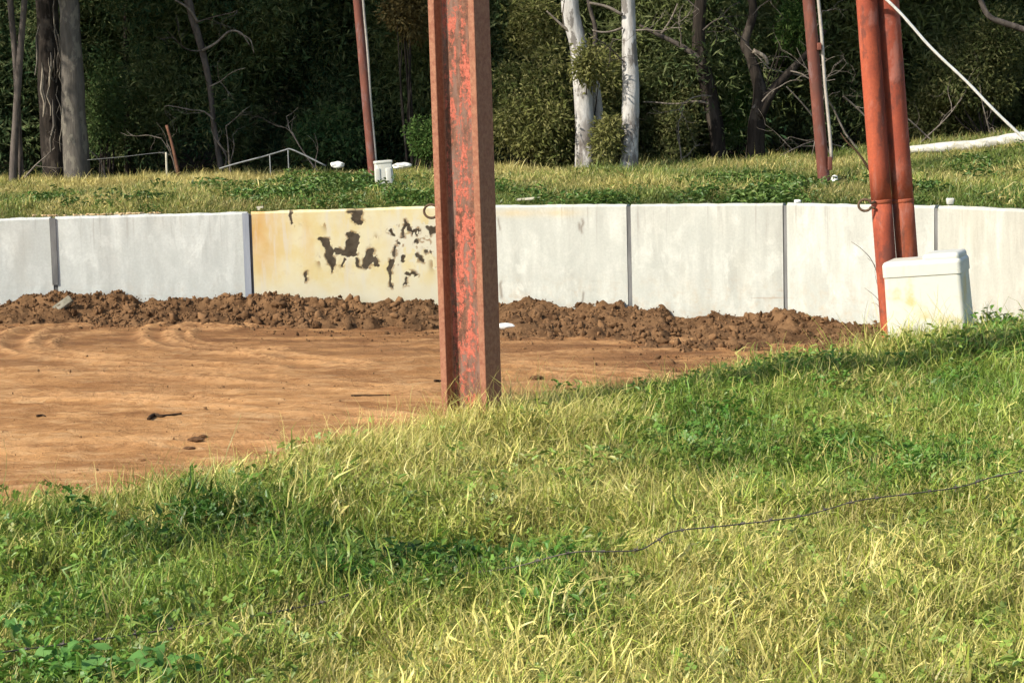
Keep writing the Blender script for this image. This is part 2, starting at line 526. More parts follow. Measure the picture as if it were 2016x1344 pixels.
M['broadleaf'] = mat_leaf('broad_weed_leaf', (0.11, 0.25, 0.06), (0.17, 0.32, 0.09), (0.22, 0.36, 0.12), 0.3, inst=False)

n = NT('orange_dirt')
p = n.pos()
px = n.mapping(p, (0.8, 1.5, 1.0), (0, 0, rad(8)))
a1 = n.noise(px, 1.2, 7, 0.68, 0.5)
a2 = n.noise(n.mapping(p, (1.1, 2.6, 1), (0, 0, rad(-5))), 2.0, 7, 0.72, 0.8)
fine = n.noise(p, 15, 6, 0.75)
blot = n.noise(p, 0.42, 4, 0.6)
c = n.mix(n.ramp(a1, 0.30, 0.70), (0.30, 0.138, 0.050), (0.57, 0.300, 0.115))
c = n.mix(n.math('MULTIPLY', n.ramp(a2, 0.48, 0.66), 0.65), c, (0.64, 0.40, 0.19))
c = n.mix(n.math('MULTIPLY', n.ramp(a2, 0.47, 0.33), 0.6), c, (0.24, 0.112, 0.042))
cr = n.n('TexVoronoi'); cr.feature = 'DISTANCE_TO_EDGE'; n.put(cr.inputs['Vector'], n.mapping(p, (1, 1, 1))); cr.inputs['Scale'].default_value = 3.2
grit = n.noise(p, 48, 4, 0.8)
c = n.mix(n.math('MULTIPLY', n.ramp(grit, 0.56, 0.72), 0.45), c, (0.70, 0.47, 0.25))
c = n.mix(n.math('MULTIPLY', n.ramp(grit, 0.44, 0.30), 0.5), c, (0.17, 0.078, 0.03))
c = n.mix(n.math('MULTIPLY', n.ramp(fine, 0.46, 0.26), 0.55), c, (0.17, 0.08, 0.035))
c = n.mix(n.math('MULTIPLY', n.ramp(blot, 0.5, 0.64), 0.28), c, (0.30, 0.145, 0.06))
damp = n.attr('damp')
dn = n.math('MULTIPLY', damp, n.ramp(n.noise(n.mapping(p, (0.7, 2, 1)), 1.5, 5, 0.7), 0.28, 0.62))
c = n.mix(n.math('MULTIPLY', dn, 0.92), c, (0.175, 0.080, 0.033))
tread = n.noise(n.mapping(p, (9, 9, 9)), 1.6, 3, 0.6)
c = n.mix(n.math('MULTIPLY', n.attr('track'), n.ramp(tread, 0.3, 0.6)), c, (0.60, 0.335, 0.145))
hh = n.math('ADD', n.math('ADD', n.math('MULTIPLY', a2, 1.2), n.math('MULTIPLY', fine, 0.6)), n.math('MULTIPLY', grit, 0.4))
M['dirt'] = n.principled(c, 0.95, n.bump(hh, 0.9, 0.04), 0.1)

n = NT('loose_soil')
p = n.pos()
f1 = n.noise(p, 3.2, 6, 0.7)
f2 = n.noise(p, 22, 5, 0.7)
c = n.mix(n.ramp(f1, 0.32, 0.66), (0.068, 0.035, 0.016), (0.185, 0.102, 0.047))
c = n.mix(n.math('MULTIPLY', n.ramp(f2, 0.5, 0.75), 0.45), c, (0.29, 0.165, 0.080))
M['soil'] = n.principled(c, 0.96, n.bump(f2, 0.8, 0.02), 0.08)

n = NT('clod_soil')
p = n.pos()
f2 = n.noise(p, 30, 4, 0.7)
rr = n.attr('tint', True)
c = n.mix(rr, (0.056, 0.029, 0.0135), (0.20, 0.110, 0.051))
c = n.mix(n.math('MULTIPLY', n.ramp(f2, 0.45, 0.75), 0.4), c, (0.30, 0.17, 0.085))
M['clod'] = n.principled(c, 0.96, n.bump(f2, 0.6, 0.01), 0.08)

n = NT('bank_soil')
p = n.pos()
c = n.mix(n.ramp(n.noise(p, 5, 6, 0.7), 0.35, 0.65), (0.085, 0.062, 0.024), (0.16, 0.12, 0.045))
c = n.mix(n.attr('bare'), c, n.mix(n.ramp(n.noise(p, 9, 5, 0.7), 0.3, 0.7), (0.27, 0.135, 0.055), (0.46, 0.26, 0.115)))
M['bank'] = n.principled(c, 0.95, n.bump(n.noise(p, 30, 4), 0.6, 0.02), 0.08)

n = NT('verge_soil')
p = n.pos()
c = n.mix(n.ramp(n.noise(p, 0.9, 6, 0.7), 0.35, 0.65), (0.055, 0.065, 0.02), (0.13, 0.105, 0.04))
c = n.mix(n.attr('bare'), c, n.mix(n.ramp(n.noise(p, 3, 5, 0.7), 0.3, 0.7), (0.035, 0.026, 0.016), (0.085, 0.06, 0.036)))
M['verge_soil'] = n.principled(c, 0.95, n.bump(n.noise(p, 12, 4), 0.6, 0.03), 0.08)

# ------------------------------------------------------------------ plan of the place
WALL_TOP = 1.44
def floor_z(X):
    return -0.025 * np.clip(X, -12, 8)

# joints of the far wall, as seen along its top edge
joint_px = [(103, 427), (490, 417), (868, 405), (1237, 402), (1545, 400), (1843, 405)]
J = [on_z(x, y, WALL_TOP)[:2] for x, y in joint_px]
e_ = on_z(2016, 412, WALL_TOP)[:2]
dirR = (e_ - J[-1]) / np.linalg.norm(e_ - J[-1])
J.append(J[-1] + dirR * 2.35)
d2 = np.array((dirR[0] * math.cos(-0.14) - dirR[1] * math.sin(-0.14), dirR[0] * math.sin(-0.14) + dirR[1] * math.cos(-0.14)))
J.append(J[-1] + d2 * 2.35)
J.insert(0, J[0] + np.array((-2.40, -0.12)))
J.insert(0, J[0] + np.array((-2.30, -0.62)))
J.insert(0, J[0] + np.array((-2.15, -1.05)))
J = np.array(J)

def wall_y(X):
    X = np.asarray(X, float)
    y = np.interp(X, J[:, 0], J[:, 1])
    y = np.where(X < J[0, 0], J[0, 1] + (X - J[0, 0]) * 0.62, y)
    y = np.where(X > J[-1, 0], J[-1, 1] - (X - J[-1, 0]) * 2.4, y)
    return np.clip(y, -30, 40)

def far_z(X, Y):
    X, Y = np.asarray(X, float), np.asarray(Y, float)
    z = 1.36 + 0.06 * fbm(X * 0.25, Y * 0.25, 0, 5)
    z = z + 0.40 * sstep(3.5, 11, X) * sstep(24, 34, Y)
    z = z + 16.0 * sstep(54, 84, Y)      # wooded rise behind
    back = Y - wall_y(X)
    z = z + 0.10 * sstep(0.4, 3, back)
    return np.where(back < 0.35, 1.38 + 0.0 * z, z)

crest_pts = np.array([(-12, -2.5), (-8, 1.8), (-5, 4.9), (-3, 6.9), (-2, 7.85), (-1.24, 8.45), (-0.88, 8.95), (-0.37, 9.75), (0, 10.25),
                      (0.65, 10.85), (1.4, 11.6), (2.07, 12.2), (2.8, 12.9), (3.4, 13.5), (5, 14.9), (7, 16.4), (9, 17.6)], float)
def crest_y(X):
    return np.interp(X, crest_pts[:, 0], crest_pts[:, 1])

def bank_z(X, Y):
    X, Y = np.asarray(X, float), np.asarray(Y, float)
    s = Y - crest_y(X)
    z = 0.90 + 0.05 * fbm(X * 0.9, Y * 0.9, 0, 21) + 0.060 * fbm(X * 3.1, Y * 3.1, 0, 22, 3)
    z = z + 0.05 * np.exp(-((s + 0.5) / 0.7) ** 2)
    # a shallow hollow across the middle of the bank
    z = z - 0.17 * np.exp(-(((X + 0.30) / 0.55) ** 2 + ((Y - 7.25) / 0.33) ** 2))
    z = z - 0.07 * np.exp(-(((X + 1.45) / 0.6) ** 2 + ((Y - 7.55) / 0.25) ** 2))
    drop = sstep(0.0, 1.9, s)
    return z * (1 - drop) - 0.45 * drop

def grid_sheet(name, xs, yfun, nv, zfun, mat, attrs=None, smooth=True):
    V = []
    for x in xs:
        for y in yfun(x):
            V.append((x, y))
    V = np.array(V)
    Z = zfun(V[:, 0], V[:, 1])
    verts = np.c_[V, Z]
    nx = len(xs)
    i, j = np.meshgrid(np.arange(nx - 1), np.arange(nv - 1), indexing='ij')
    a = (i * nv + j).ravel()
    Fc = np.c_[a, a + nv, a + nv + 1, a + 1]
    at_ = {k: f(V[:, 0], V[:, 1]) for k, f in (attrs or {}).items()}
    return make_mesh(name, verts, Fc, mat, smooth, at_)

# ------------------------------------------------------------------ ground sheets
# far ground beyond the wall, out to the horizon
xs = np.r_[-400, -200, -100, -60, np.linspace(-30, -12, 30), np.linspace(-11.5, 12, 110), np.linspace(13, 32, 30), 60, 100, 200, 400]
vfar = np.r_[np.linspace(0, 16, 70), np.linspace(17, 62, 50), 80, 120, 200, 400, 700]
def bare_far(X, Y):
    return sstep(37.5, 40.5, Y + 0.8 * fbm(X * 0.4, Y * 0.4, 0, 9))
o = obj('ground', grid_sheet('ground', xs, lambda x: wall_y(x) + 0.075 + vfar, len(vfar), far_z, M['verge_soil'], {'bare': bare_far}))
tag(o, 'grassy ground behind the concrete wall running back under the trees', 'ground', kind='structure')

# dirt floor
def track(X, Y):
    t = np.zeros_like(X)
    for path, w in (([(470, 646), (380, 643), (325, 652), (312, 668), (335, 684), (420, 696), (560, 706), (700, 716)], 0.15), ([(440, 655), (380, 655), (352, 665), (365, 677), (430, 686), (540, 694)], 0.11),
                    ([(140, 655), (70, 664), (32, 684), (45, 704), (150, 716), (300, 722), (520, 730)], 0.16), ([(200, 668), (110, 678), (78, 694), (110, 708), (240, 716)], 0.11), ([(-80, 760), (150, 742), (420, 746), (800, 764)], 0.20),
                    ([(-60, 800), (200, 792), (520, 803), (800, 822)], 0.16), ([(1100, 720), (1300, 728), (1450, 745)], 0.15), ([(1000, 706), (1180, 714), (1380, 726)], 0.12), ([(-50, 900), (200, 882), (480, 870), (700, 876)], 0.14)):
        pl = np.array([on_z(x, y, 0.05)[:2] for x, y in path])
        e = np.vstack([2 * pl[0] - pl[1], pl, 2 * pl[-1] - pl[-2]])
        fine_ = []
        for i in range(len(pl) - 1):
            for tt in np.linspace(0, 1, 7):
                p0, p1, p2, p3 = e[i:i + 4]
                fine_.append(0.5 * (2 * p1 + (p2 - p0) * tt + (2 * p0 - 5 * p1 + 4 * p2 - p3) * tt ** 2 + (3 * p1 - p0 - 3 * p2 + p3) * tt ** 3))
        fine_ = np.array(fine_)
        lo_, hi_ = fine_.min(0) - 0.6, fine_.max(0) + 0.6
        sel = (X > lo_[0]) & (X < hi_[0]) & (Y > lo_[1]) & (Y < hi_[1])
        if not sel.any(): continue
        xs_, ys_ = X[sel], Y[sel]
        dd_ = np.full(xs_.shape, 9.0)
        for i in range(len(fine_) - 1):
            a_, d_ = fine_[i], fine_[i + 1] - fine_[i]
            k_ = np.clip(((xs_ - a_[0]) * d_[0] + (ys_ - a_[1]) * d_[1]) / max(d_ @ d_, 1e-9), 0, 1)
            dd_ = np.minimum(dd_, np.hypot(xs_ - a_[0] - k_ * d_[0], ys_ - a_[1] - k_ * d_[1]))
        g_ = np.exp(-((dd_ - w * 1.2) / (w * 0.55)) ** 2) * (0.75 + 0.35 * vnoise(xs_ * 2, ys_ * 2, 0, 47)) - 0.0
        t[sel] = np.maximum(t[sel], g_)
    # long sweeping wheel lines
    for k, (y0, amp, ph) in enumerate(((14.3, 0.25, 0.4), (16.1, 0.4, 1.2), (17.8, 0.5, 2.2), (19.3, 0.4, 0.1), (20.4, 0.5, 1.0), (21.6, 0.45, 0.2), (22.6, 0.3, 2.0))):
        yy = y0 + amp * np.sin(X * 0.33 + ph) + 0.12 * X
        t = np.maximum(t, 0.8 * np.exp(-((Y - yy) / 0.13) ** 2) * (0.5 + 0.5 * vnoise(X * 0.35 + k * 7, Y * 0.2, 0, 40 + k)))
    return np.clip(t, 0, 1)
def floor_h(X, Y):
    z = floor_z(X) + 0.030 * fbm(X * 0.6, Y * 1.2, 0, 31) + 0.015 * fbm(X * 2.2, Y * 3.2, 0, 33, 4) + 0.012 * fbm(X * 9, Y * 11, 0, 35, 3)
    t = track(X, Y)
    z = z + 0.008 * np.abs(fbm(X * 3.5, Y * 7, 0, 37, 4)) + 0.006 * fbm(X * 12, Y * 22, 0, 38, 2)
    return z + 0.040 * t
def damp(X, Y):
    g = wall_y(X) - Y + 0.8 * fbm(X * 0.5, Y * 0.8, 0, 55)
    d = sstep(8.5, 1.5, g)
    return np.clip(d + 0.6 * sstep(0.2, 2.2, X) * sstep(9.5, 4.5, g), 0, 1)
xs = np.r_[-30, -22, -16, np.linspace(-12, -7.3, 50), np.linspace(-7.2, 6.5, 400), np.linspace(6.7, 9, 20), 12]
yv = np.r_[-12, 0, 6, np.linspace(9.5, 26.5, 420), 28]
o = obj('dirt_floor', grid_sheet('dirt_floor', xs, lambda x: yv, len(yv), floor_h, M['dirt'], {'damp': damp, 'track': track}))
tag(o, 'orange brown dirt floor of the sunken ring scraped by wheels', 'ground', kind='structure')

# near bank
def bare_bank(X, Y):
    s = Y - crest_y(X) + 0.3 * fbm(X * 2, Y * 2, 0, 61)
    return sstep(-0.25, 0.30, s)
xs = np.r_[np.linspace(-12, -4, 30), np.linspace(-3.8, 5, 150), np.linspace(5.2, 9, 18)]
vb = np.r_[-16, -11, -8, np.linspace(-7.5, 2.4, 130)]
o = obj('grass_bank', grid_sheet('grass_bank', xs, lambda x: crest_y(x) + vb, len(vb), bank_z, M['bank'], {'bare': bare_bank}))
tag(o, 'earth bank under the foreground grass falling to the dirt ring', 'bank', kind='structure')

# ------------------------------------------------------------------ far wall of concrete panels
wall = thing('concrete_wall', 'pale concrete panel wall curving round the far side of the dirt ring', 'wall', (J[2][0], J[2][1], 0))

def panel_mesh(a, b, name, mat, extra=None, nu=60, nv=44):
    a, b = np.array(a), np.array(b)
    L = np.linalg.norm(b - a)
    t = (b - a) / L
    nrm = np.array((t[1], -t[0]))
    if nrm[1] > 0: nrm = -nrm
    g = 0.028
    U = np.linspace(g, L - g, nu)
    Zs = np.r_[-0.5, np.linspace(0.15, WALL_TOP - 0.030, nv - 1)]
    uu, zz = np.meshgrid(U, Zs, indexing='ij')
    off = 0.004 * fbm(uu * 1.3 + a[0] * 3, zz * 1.3, 0, 77)
    P = a[None, None, :] + uu[..., None] * t + off[..., None] * nrm
    V = np.concatenate([P, zz[..., None]], -1).reshape(-1, 3)
    i, j = np.meshgrid(np.arange(nu - 1), np.arange(nv - 1), indexing='ij')
    q = (i * nv + j).ravel()
    Fc = [tuple(r) for r in np.c_[q, q + nv, q + nv + 1, q + 1]]
    # chamfered top, back and ends
    base = len(V)
    edge = [i * nv + nv - 1 for i in range(nu)]
    ex = []
    for k, (dn, dz) in enumerate(((-0.022, WALL_TOP), (-0.128, WALL_TOP - 0.004), (-0.15, -0.5))):
        for i in range(nu):
            wob = 0.006 * vnoise(U[i] * 5, a[0] * 3.1, 0, 13) + 0.004 * vnoise(U[i] * 17, a[0], 0, 14)
            p_ = a + t * U[i] + nrm * dn
            ex.append((p_[0], p_[1], dz + (wob if k < 2 else 0)))
    V = np.vstack([V, ex])
    rows = [edge] + [[base + k * nu + i for i in range(nu)] for k in range(3)]
    for k in range(3):
        for i in range(nu - 1):
            Fc.append((rows[k][i], rows[k][i + 1], rows[k + 1][i + 1], rows[k + 1][i]))
    for i in (0, nu - 1):
        poly = [i * nv + j for j in range(nv)] + [base + k * nu + i for k in range(3)]
        Fc.append(tuple(poly if i else poly[::-1]))
    uall = np.r_[uu.ravel(), np.tile(U, 3)]
    zall = np.r_[zz.ravel(), np.full(3 * nu, WALL_TOP)]
    attrs = {'stain': np.zeros(len(V)), 'rust': np.zeros(len(V))}
    if extra:
        attrs.update(extra(uall, zall, L, a, t))
    return make_mesh(name, V, Fc, mat, False, attrs)

# photo pixel (x, y) -> (distance along the yellow panel, height)
def to_panel(x, y, a, t):
    d = ray(x, y)
    n2 = np.array((t[1], -t[0]))
    s = np.dot(a, n2) / np.dot(d[:2], n2)
    p_ = CAM + d * s
    return np.dot(p_[:2] - a, t), p_[2]

def blob_sdf(u, z, pts, wob, seed, freq=14):
    """distance to a chain of discs, edges frayed"""
    d = np.full(u.shape, 9.0)
    uw = u + wob * fbm(u * freq, z * freq, 0, seed, 4)
    zw = z + wob * fbm(u * freq + 31, z * freq, 0, seed + 5, 4)
    for i, (x0, y0, r0) in enumerate(pts):
        d = np.minimum(d, np.hypot(uw - x0, zw - y0) - r0)
        if i:
            x1, y1, r1 = pts[i - 1]
            e = np.array((x0 - x1, y0 - y1)); L2 = e @ e
            k = np.clip(((uw - x1) * e[0] + (zw - y1) * e[1]) / max(L2, 1e-9), 0, 1)
            d = np.minimum(d, np.hypot(uw - x1 - k * e[0], zw - y1 - k * e[1]) - (r1 + (r0 - r1) * k))
    return d

def yellow_extra(u, z, L, a, t):
    def pp(lst, sc=1.0):
        o_ = []
        for x, y, r in lst:
            q = to_panel(x, y, a, t)
            o_.append((q[0], q[1], r / 156.0 * sc))
        return o_
    dark = [[(688, 415, 5), (708, 415, 6), (700, 428, 10), (711, 440, 5)],
            [(629, 468, 4), (640, 477, 8), (650, 497, 9), (652, 520, 8), (653, 535, 3)],
            [(664, 495, 8), (676, 498, 7), (690, 497, 12), (695, 478, 13), (702, 466, 7), (687, 464, 5)],
            [(703, 510, 3), (706, 525, 2.5), (712, 527, 2)], [(678, 512, 2.5), (672, 523, 3)],
            [(729, 496, 10), (726, 515, 9), (719, 527, 5)], [(738, 512, 6), (741, 524, 4)],
            [(604, 538, 3), (604, 552, 3)],
            [(822, 505, 7), (828, 512, 6)], [(795, 503, 3), (795, 513, 4)],
            [(773, 513, 6), (768, 527, 4), (771, 542, 3), (768, 556, 3), (773, 565, 2)], [(777, 486, 2), (778, 503, 2)],
            [(798, 537, 2.5), (815, 538, 3), (818, 542, 3)], [(799, 546, 2), (801, 556, 2.5), (796, 563, 2)],
            [(571, 420, 3), (573, 430, 4), (575, 440, 2)], [(768, 455, 4), (774, 463, 3)],
            [(800, 435, 2), (797, 450, 4), (793, 466, 3)], [(806, 450, 3), (817, 455, 2.5), (815, 460, 2)]]
    fl = np.full(u.shape, 9.0)
    for k, lst in enumerate(dark):
        fl = np.minimum(fl, blob_sdf(u, z, pp(lst, 0.92), 0.040, 200 + k * 3, 14))
    # small ragged flakes through the right third
    q0, q1 = to_panel(750, 500, a, t)[0], to_panel(866, 500, a, t)[0]
    zone = sstep(q0 - 0.1, q0 + 0.25, u) * sstep(0.45, 0.7, z) * sstep(1.42, 1.2, z)
    rg = np.abs(fbm(u * 5, z * 5, 0, 301, 4))
    fl = np.minimum(fl, 0.003 + 0.24 * rg + 0.4 * (1 - zone))
    isl = fbm(u * 9, z * 7, 0, 307, 4)
    fl = np.minimum(fl, 0.16 * (0.36 - isl) + 0.4 * (1 - zone))
    flake = sstep(0.003, -0.003, fl)
    thin = np.clip(sstep(0.035, 0.0, fl) * (fbm(u * 13, z * 13, 0, 310) > 0.05) * 0.85, 0, 1)
    for (x, y, r) in ((628, 515, 10), (590, 428, 10), (640, 440, 12), (740, 470, 8), (835, 470, 15), (850, 520, 12)):
        c_ = to_panel(x, y, a, t)
        thin = np.maximum(thin, 0.75 * np.exp(-(((u - c_[0]) / (r / 300)) ** 2 + ((z - c_[1]) / (r / 140)) ** 2)) * (fbm(u * 14, z * 6, 0, 321) > 0.02))
    x0 = to_panel(520, 450, a, t)
    orange = 0.85 * np.exp(-(((u - 0.12) / 0.25) ** 2 + ((z - 1.2) / 0.5) ** 2)) + 0.3 * np.exp(-((u - 0.75) / 0.12) ** 2) * sstep(-0.2, 0.5, fbm(u * 7, z * 2, 0, 331))
    orange = np.clip(orange * (0.75 + 0.6 * fbm(u * 4, z * 4, 0, 333)), 0, 0.9)
    pale = np.clip(0.7 * sstep(0.70, 0.30, z + 0.15 * fbm(u * 5, z * 5, 0, 341)) + 0.8 * zone * (fbm(u * 4, z * 3, 0, 345) > 0.0), 0, 0.85)
    ridge = to_panel(786, 480, a, t)[0]
    pale = np.maximum(pale, 0.7 * np.exp(-((u - ridge) / 0.03) ** 2))
    return {'flake': flake, 'thin': thin * (1 - flake), 'orange': orange, 'pale': pale}

def crack_extra(u, z, L, a, t):
    st = np.zeros_like(u)
    for x, y0, y1, w in ((1145, 432, 458, 2.5), (1146, 575, 602, 2.2), (985, 555, 585, 3), (981, 430, 452, 2), (1142, 440, 452, 3)):
        q0, z0 = to_panel(x, y0, a, t)
        q1, z1 = to_panel(x, y1, a, t)
        st = np.maximum(st, np.exp(-((u - q0 + 0.02 * vnoise(z * 14, x, 0, 3)) / (w / 156)) ** 2) * sstep(z1 - 0.04, z1 + 0.02, z) * sstep(z0 + 0.04, z0 - 0.02, z))
    zz = WALL_TOP - z
    ru = 0.5 * np.exp(-((zz - 0.10) / 0.05) ** 2) * sstep(0.3, 0.9, u) * sstep(2.2, 1.5, u) * (0.6 + 0.5 * fbm(u * 5, z * 3, 0, 91))
    return {'stain': st * 0.8, 'rust': np.clip(ru, 0, 1)}

def stain_extra(seed):
    def f(u, z, L, a, t):
        k = fbm(u * 3, z * 0.8, seed, 95)
        return {'stain': 0.10 * sstep(0.15, 0.5, k), 'rust': 0.03 * sstep(0.1, 0.5, fbm(u * 2, z * 1.5, seed, 96))}
    return f

tones = ['concrete', 'concrete_cool', 'concrete_cool', 'concrete_cool', 'flaking', 'concrete', 'concrete', 'concrete', 'concrete_warm', 'concrete_warm']
for i in range(len(J) - 1):
    mt = tones[i] if i < len(tones) else 'concrete'
    if mt == 'flaking':
        me = panel_mesh(J[i], J[i + 1], 'panel', M['flaking'], yellow_extra, 330, 190)
    elif i == 5:
        me = panel_mesh(J[i], J[i + 1], 'panel', M[mt], crack_extra, 160, 60)
    else:
        me = panel_mesh(J[i], J[i + 1], 'panel', M[mt], stain_extra(i))
    o = obj('panel', me, wall)
    if mt == 'flaking':
        o['label'] = 'yellow painted panel with dark flaked patches'
for i in range(len(J)):
    a = J[max(i - 1, 0)]; b = J[min(i + 1, len(J) - 1)]
    t = (b - a) / np.linalg.norm(b - a)
    ang = math.atan2(t[1], t[0])
    back = np.array((-t[1], t[0]))
    if back[1] < 0: back = -back
    w = 0.0565
    c_ = J[i] + back * 0.064
    mb = MB()
    mb.box((c_[0], c_[1], 0.455), w, 0.11, 1.91, rot3(0, 0, ang))
    obj('joint_filler', mb.mesh('joint_filler', M['joint']), wall)
    if abs(J[i][0] - J[4][0]) < 0.01 or abs(J[i][0] - J[3][0]) < 0.01:
        mb = MB()
        c_ = J[i] - back * 0.012
        z0 = 0.60 if i == 3 else 0.0
        if i == 4:
            mb.box((c_[0] - 0.045 * t[0], c_[1] - 0.045 * t[1], (1.425 + z0) / 2), 0.080, 0.014, 1.425 - z0, rot3(0, 0, ang))
            obj('cover_strip', mb.mesh('cover_strip', M['strip']), wall)
        else:
            mb.box((c_[0], c_[1], (1.425 + 0.58) / 2), 0.075, 0.014, 1.425 - 0.58, rot3(0, 0, ang))
            obj('cover_strip', mb.mesh('cover_strip', M['joint']), wall)

# ------------------------------------------------------------------ point-instanced cover (grass, clods, wood): one object each
def scatter(name, pts, rots, scl, idx, sources, attrs, parent=None):
    me = bpy.data.meshes.new(name)
    me.vertices.add(len(pts))
    me.vertices.foreach_set('co', np.asarray(pts, np.float32).ravel())
    a = me.attributes.new('rot', 'FLOAT_VECTOR', 'POINT'); a.data.foreach_set('vector', np.asarray(rots, np.float32).ravel())
    scl = np.asarray(scl, np.float32)
    if scl.ndim == 1: scl = np.repeat(scl[:, None], 3, 1)
    a = me.attributes.new('scl', 'FLOAT_VECTOR', 'POINT'); a.data.foreach_set('vector', scl.ravel())
    a = me.attributes.new('idx', 'INT', 'POINT'); a.data.foreach_set('value', np.asarray(idx, np.int32))
    for k, v in attrs.items():
        a = me.attributes.new(k, 'FLOAT', 'POINT'); a.data.foreach_set('value', np.asarray(v, np.float32))
    o = obj(name, me, parent)
    ng = bpy.data.node_groups.new(name + '_nodes', 'GeometryNodeTree')
    ng.interface.new_socket('Geometry', in_out='INPUT', socket_type='NodeSocketGeometry')
    ng.interface.new_socket('Geometry', in_out='OUTPUT', socket_type='NodeSocketGeometry')
    N, Lk = ng.nodes, ng.links
    gi, go = N.new('NodeGroupInput'), N.new('NodeGroupOutput')
    g2i = N.new('GeometryNodeGeometryToInstance')
    for s in sources[::-1]:
        oi = N.new('GeometryNodeObjectInfo')
        oi.inputs['Object'].default_value = s
        oi.inputs['As Instance'].default_value = False
        Lk.new(oi.outputs['Geometry'], g2i.inputs[0])
    iop = N.new('GeometryNodeInstanceOnPoints')
    Lk.new(gi.outputs[0], iop.inputs['Points'])
    Lk.new(g2i.outputs[0], iop.inputs['Instance'])
    iop.inputs['Pick Instance'].default_value = True
    def named(nm, typ):
        nd = N.new('GeometryNodeInputNamedAttribute'); nd.data_type = typ
        nd.inputs['Name'].default_value = nm
        return nd.outputs[0]
    Lk.new(named('idx', 'INT'), iop.inputs['Instance Index'])
    er = N.new('FunctionNodeEulerToRotation')
    Lk.new(named('rot', 'FLOAT_VECTOR'), er.inputs[0])
    Lk.new(er.outputs[0], iop.inputs['Rotation'])
    Lk.new(named('scl', 'FLOAT_VECTOR'), iop.inputs['Scale'])
    Lk.new(iop.outputs[0], go.inputs[0])
    md = o.modifiers.new('cover', 'NODES')
    md.node_group = ng
    return o

def source(name, me):
    return bpy.data.objects.new(name, me)      # never linked: only its mesh is used

def blade_clump(name, nb, mat, hmin, hmax, width, spread, lean, curl, rng, segs=5, droop=0.5):
    V, Fc, rn, rn2, tp = [], [], [], [], []
    for b in range(nb):
        h = rng.uniform(hmin, hmax)
        az = rng.uniform(0, 2 * math.pi)
        r0 = spread * math.sqrt(rng.uniform())
        p_ = np.array((r0 * math.cos(az), r0 * math.sin(az), -0.01))
        az = rng.uniform(0, 2 * math.pi)
        el = max(0.08, math.pi / 2 - abs(rng.normal(0, lean)))
        side0 = rng.uniform(0, 2 * math.pi)
        w = width * (0.45 + 1.5 * rng.uniform() ** 2.2)
        r1, r2 = rng.uniform(), rng.uniform()
        sl = h / segs
        base = len(V)
        for s in range(segs + 1):
            k = s / segs
            wd = w * (1 - k ** 1.6) * 0.5 + 0.0004
            d = np.array((math.cos(el) * math.cos(az), math.cos(el) * math.sin(az), math.sin(el)))
            sd_ = np.array((-math.sin(az + side0 * 0.15), math.cos(az + side0 * 0.15), 0.25 * math.sin(side0)))
            V.append(p_ - sd_ * wd); V.append(p_ + sd_ * wd)
            rn += [r1, r1]; rn2 += [r2, r2]; tp += [k, k]
            p_ = p_ + d * sl
            az += rng.normal(0, curl)
            el -= abs(rng.normal(0, droop)) * (0.4 + k) * 0.6
            el = max(el, -0.9)
        for s in range(segs):
            q = base + 2 * s
            Fc.append((q, q + 1, q + 3, q + 2))
    me = make_mesh(name, np.array(V), np.array(Fc), mat, True, {'rnd': rn, 'rnd2': rn2, 'tip': tp})
    return source(name, me)

def leaf_clump(name, nl, mat, rng, leaf_r, hmin, hmax, spread, trefoil=True):
    V, Fc, rn, rn2, tp = [], [], [], [], []
    for b in range(nl):
        az = rng.uniform(0, 2 * math.pi); r0 = spread * math.sqrt(rng.uniform())
        c_ = np.array((r0 * math.cos(az), r0 * math.sin(az), rng.uniform(hmin, hmax)))
        R_ = rot3(rng.normal(0, 0.45), rng.normal(0, 0.45), rng.uniform(0, 6.28))
        r1, r2 = rng.uniform(), rng.uniform()
        lr = leaf_r * rng.uniform(0.6, 1.25)
        for k in range(3 if trefoil else 1):
            a0 = k * 2.094
            if trefoil:
                loc = [(0, 0, 0), (0.55, 0.5, 0.12), (1.0, 0.36, 0.08), (0.92, 0, 0), (1.0, -0.36, 0.08), (0.55, -0.5, 0.12)]
            else:
                loc = [(-0.2, 0, -0.35), (0.5, 0.42, 0.10), (1.2, 0.30, 0.05), (1.8, 0, -0.25), (1.2, -0.30, 0.05), (0.5, -0.42, 0.10)]
            q = len(V)
            for x, y, z in loc:
                v = np.array((x * math.cos(a0) - y * math.sin(a0), x * math.sin(a0) + y * math.cos(a0), z)) * lr
                V.append(c_ + R_ @ v)
                rn.append(r1); rn2.append(r2); tp.append(0.8)
            Fc.append((q, q + 1, q + 2, q + 3)); Fc.append((q, q + 3, q + 4, q + 5))
    me = make_mesh(name, np.array(V), np.array(Fc), mat, False, {'rnd': rn, 'rnd2': rn2, 'tip': tp})
    return source(name, me)

def rand_in(n, x0, x1, y0, y1):
    return RNG.uniform(x0, x1, n), RNG.uniform(y0, y1, n)

def seen_x(Y, X, margin=1.3):
    return np.abs(X) < Y * 0.252 + margin

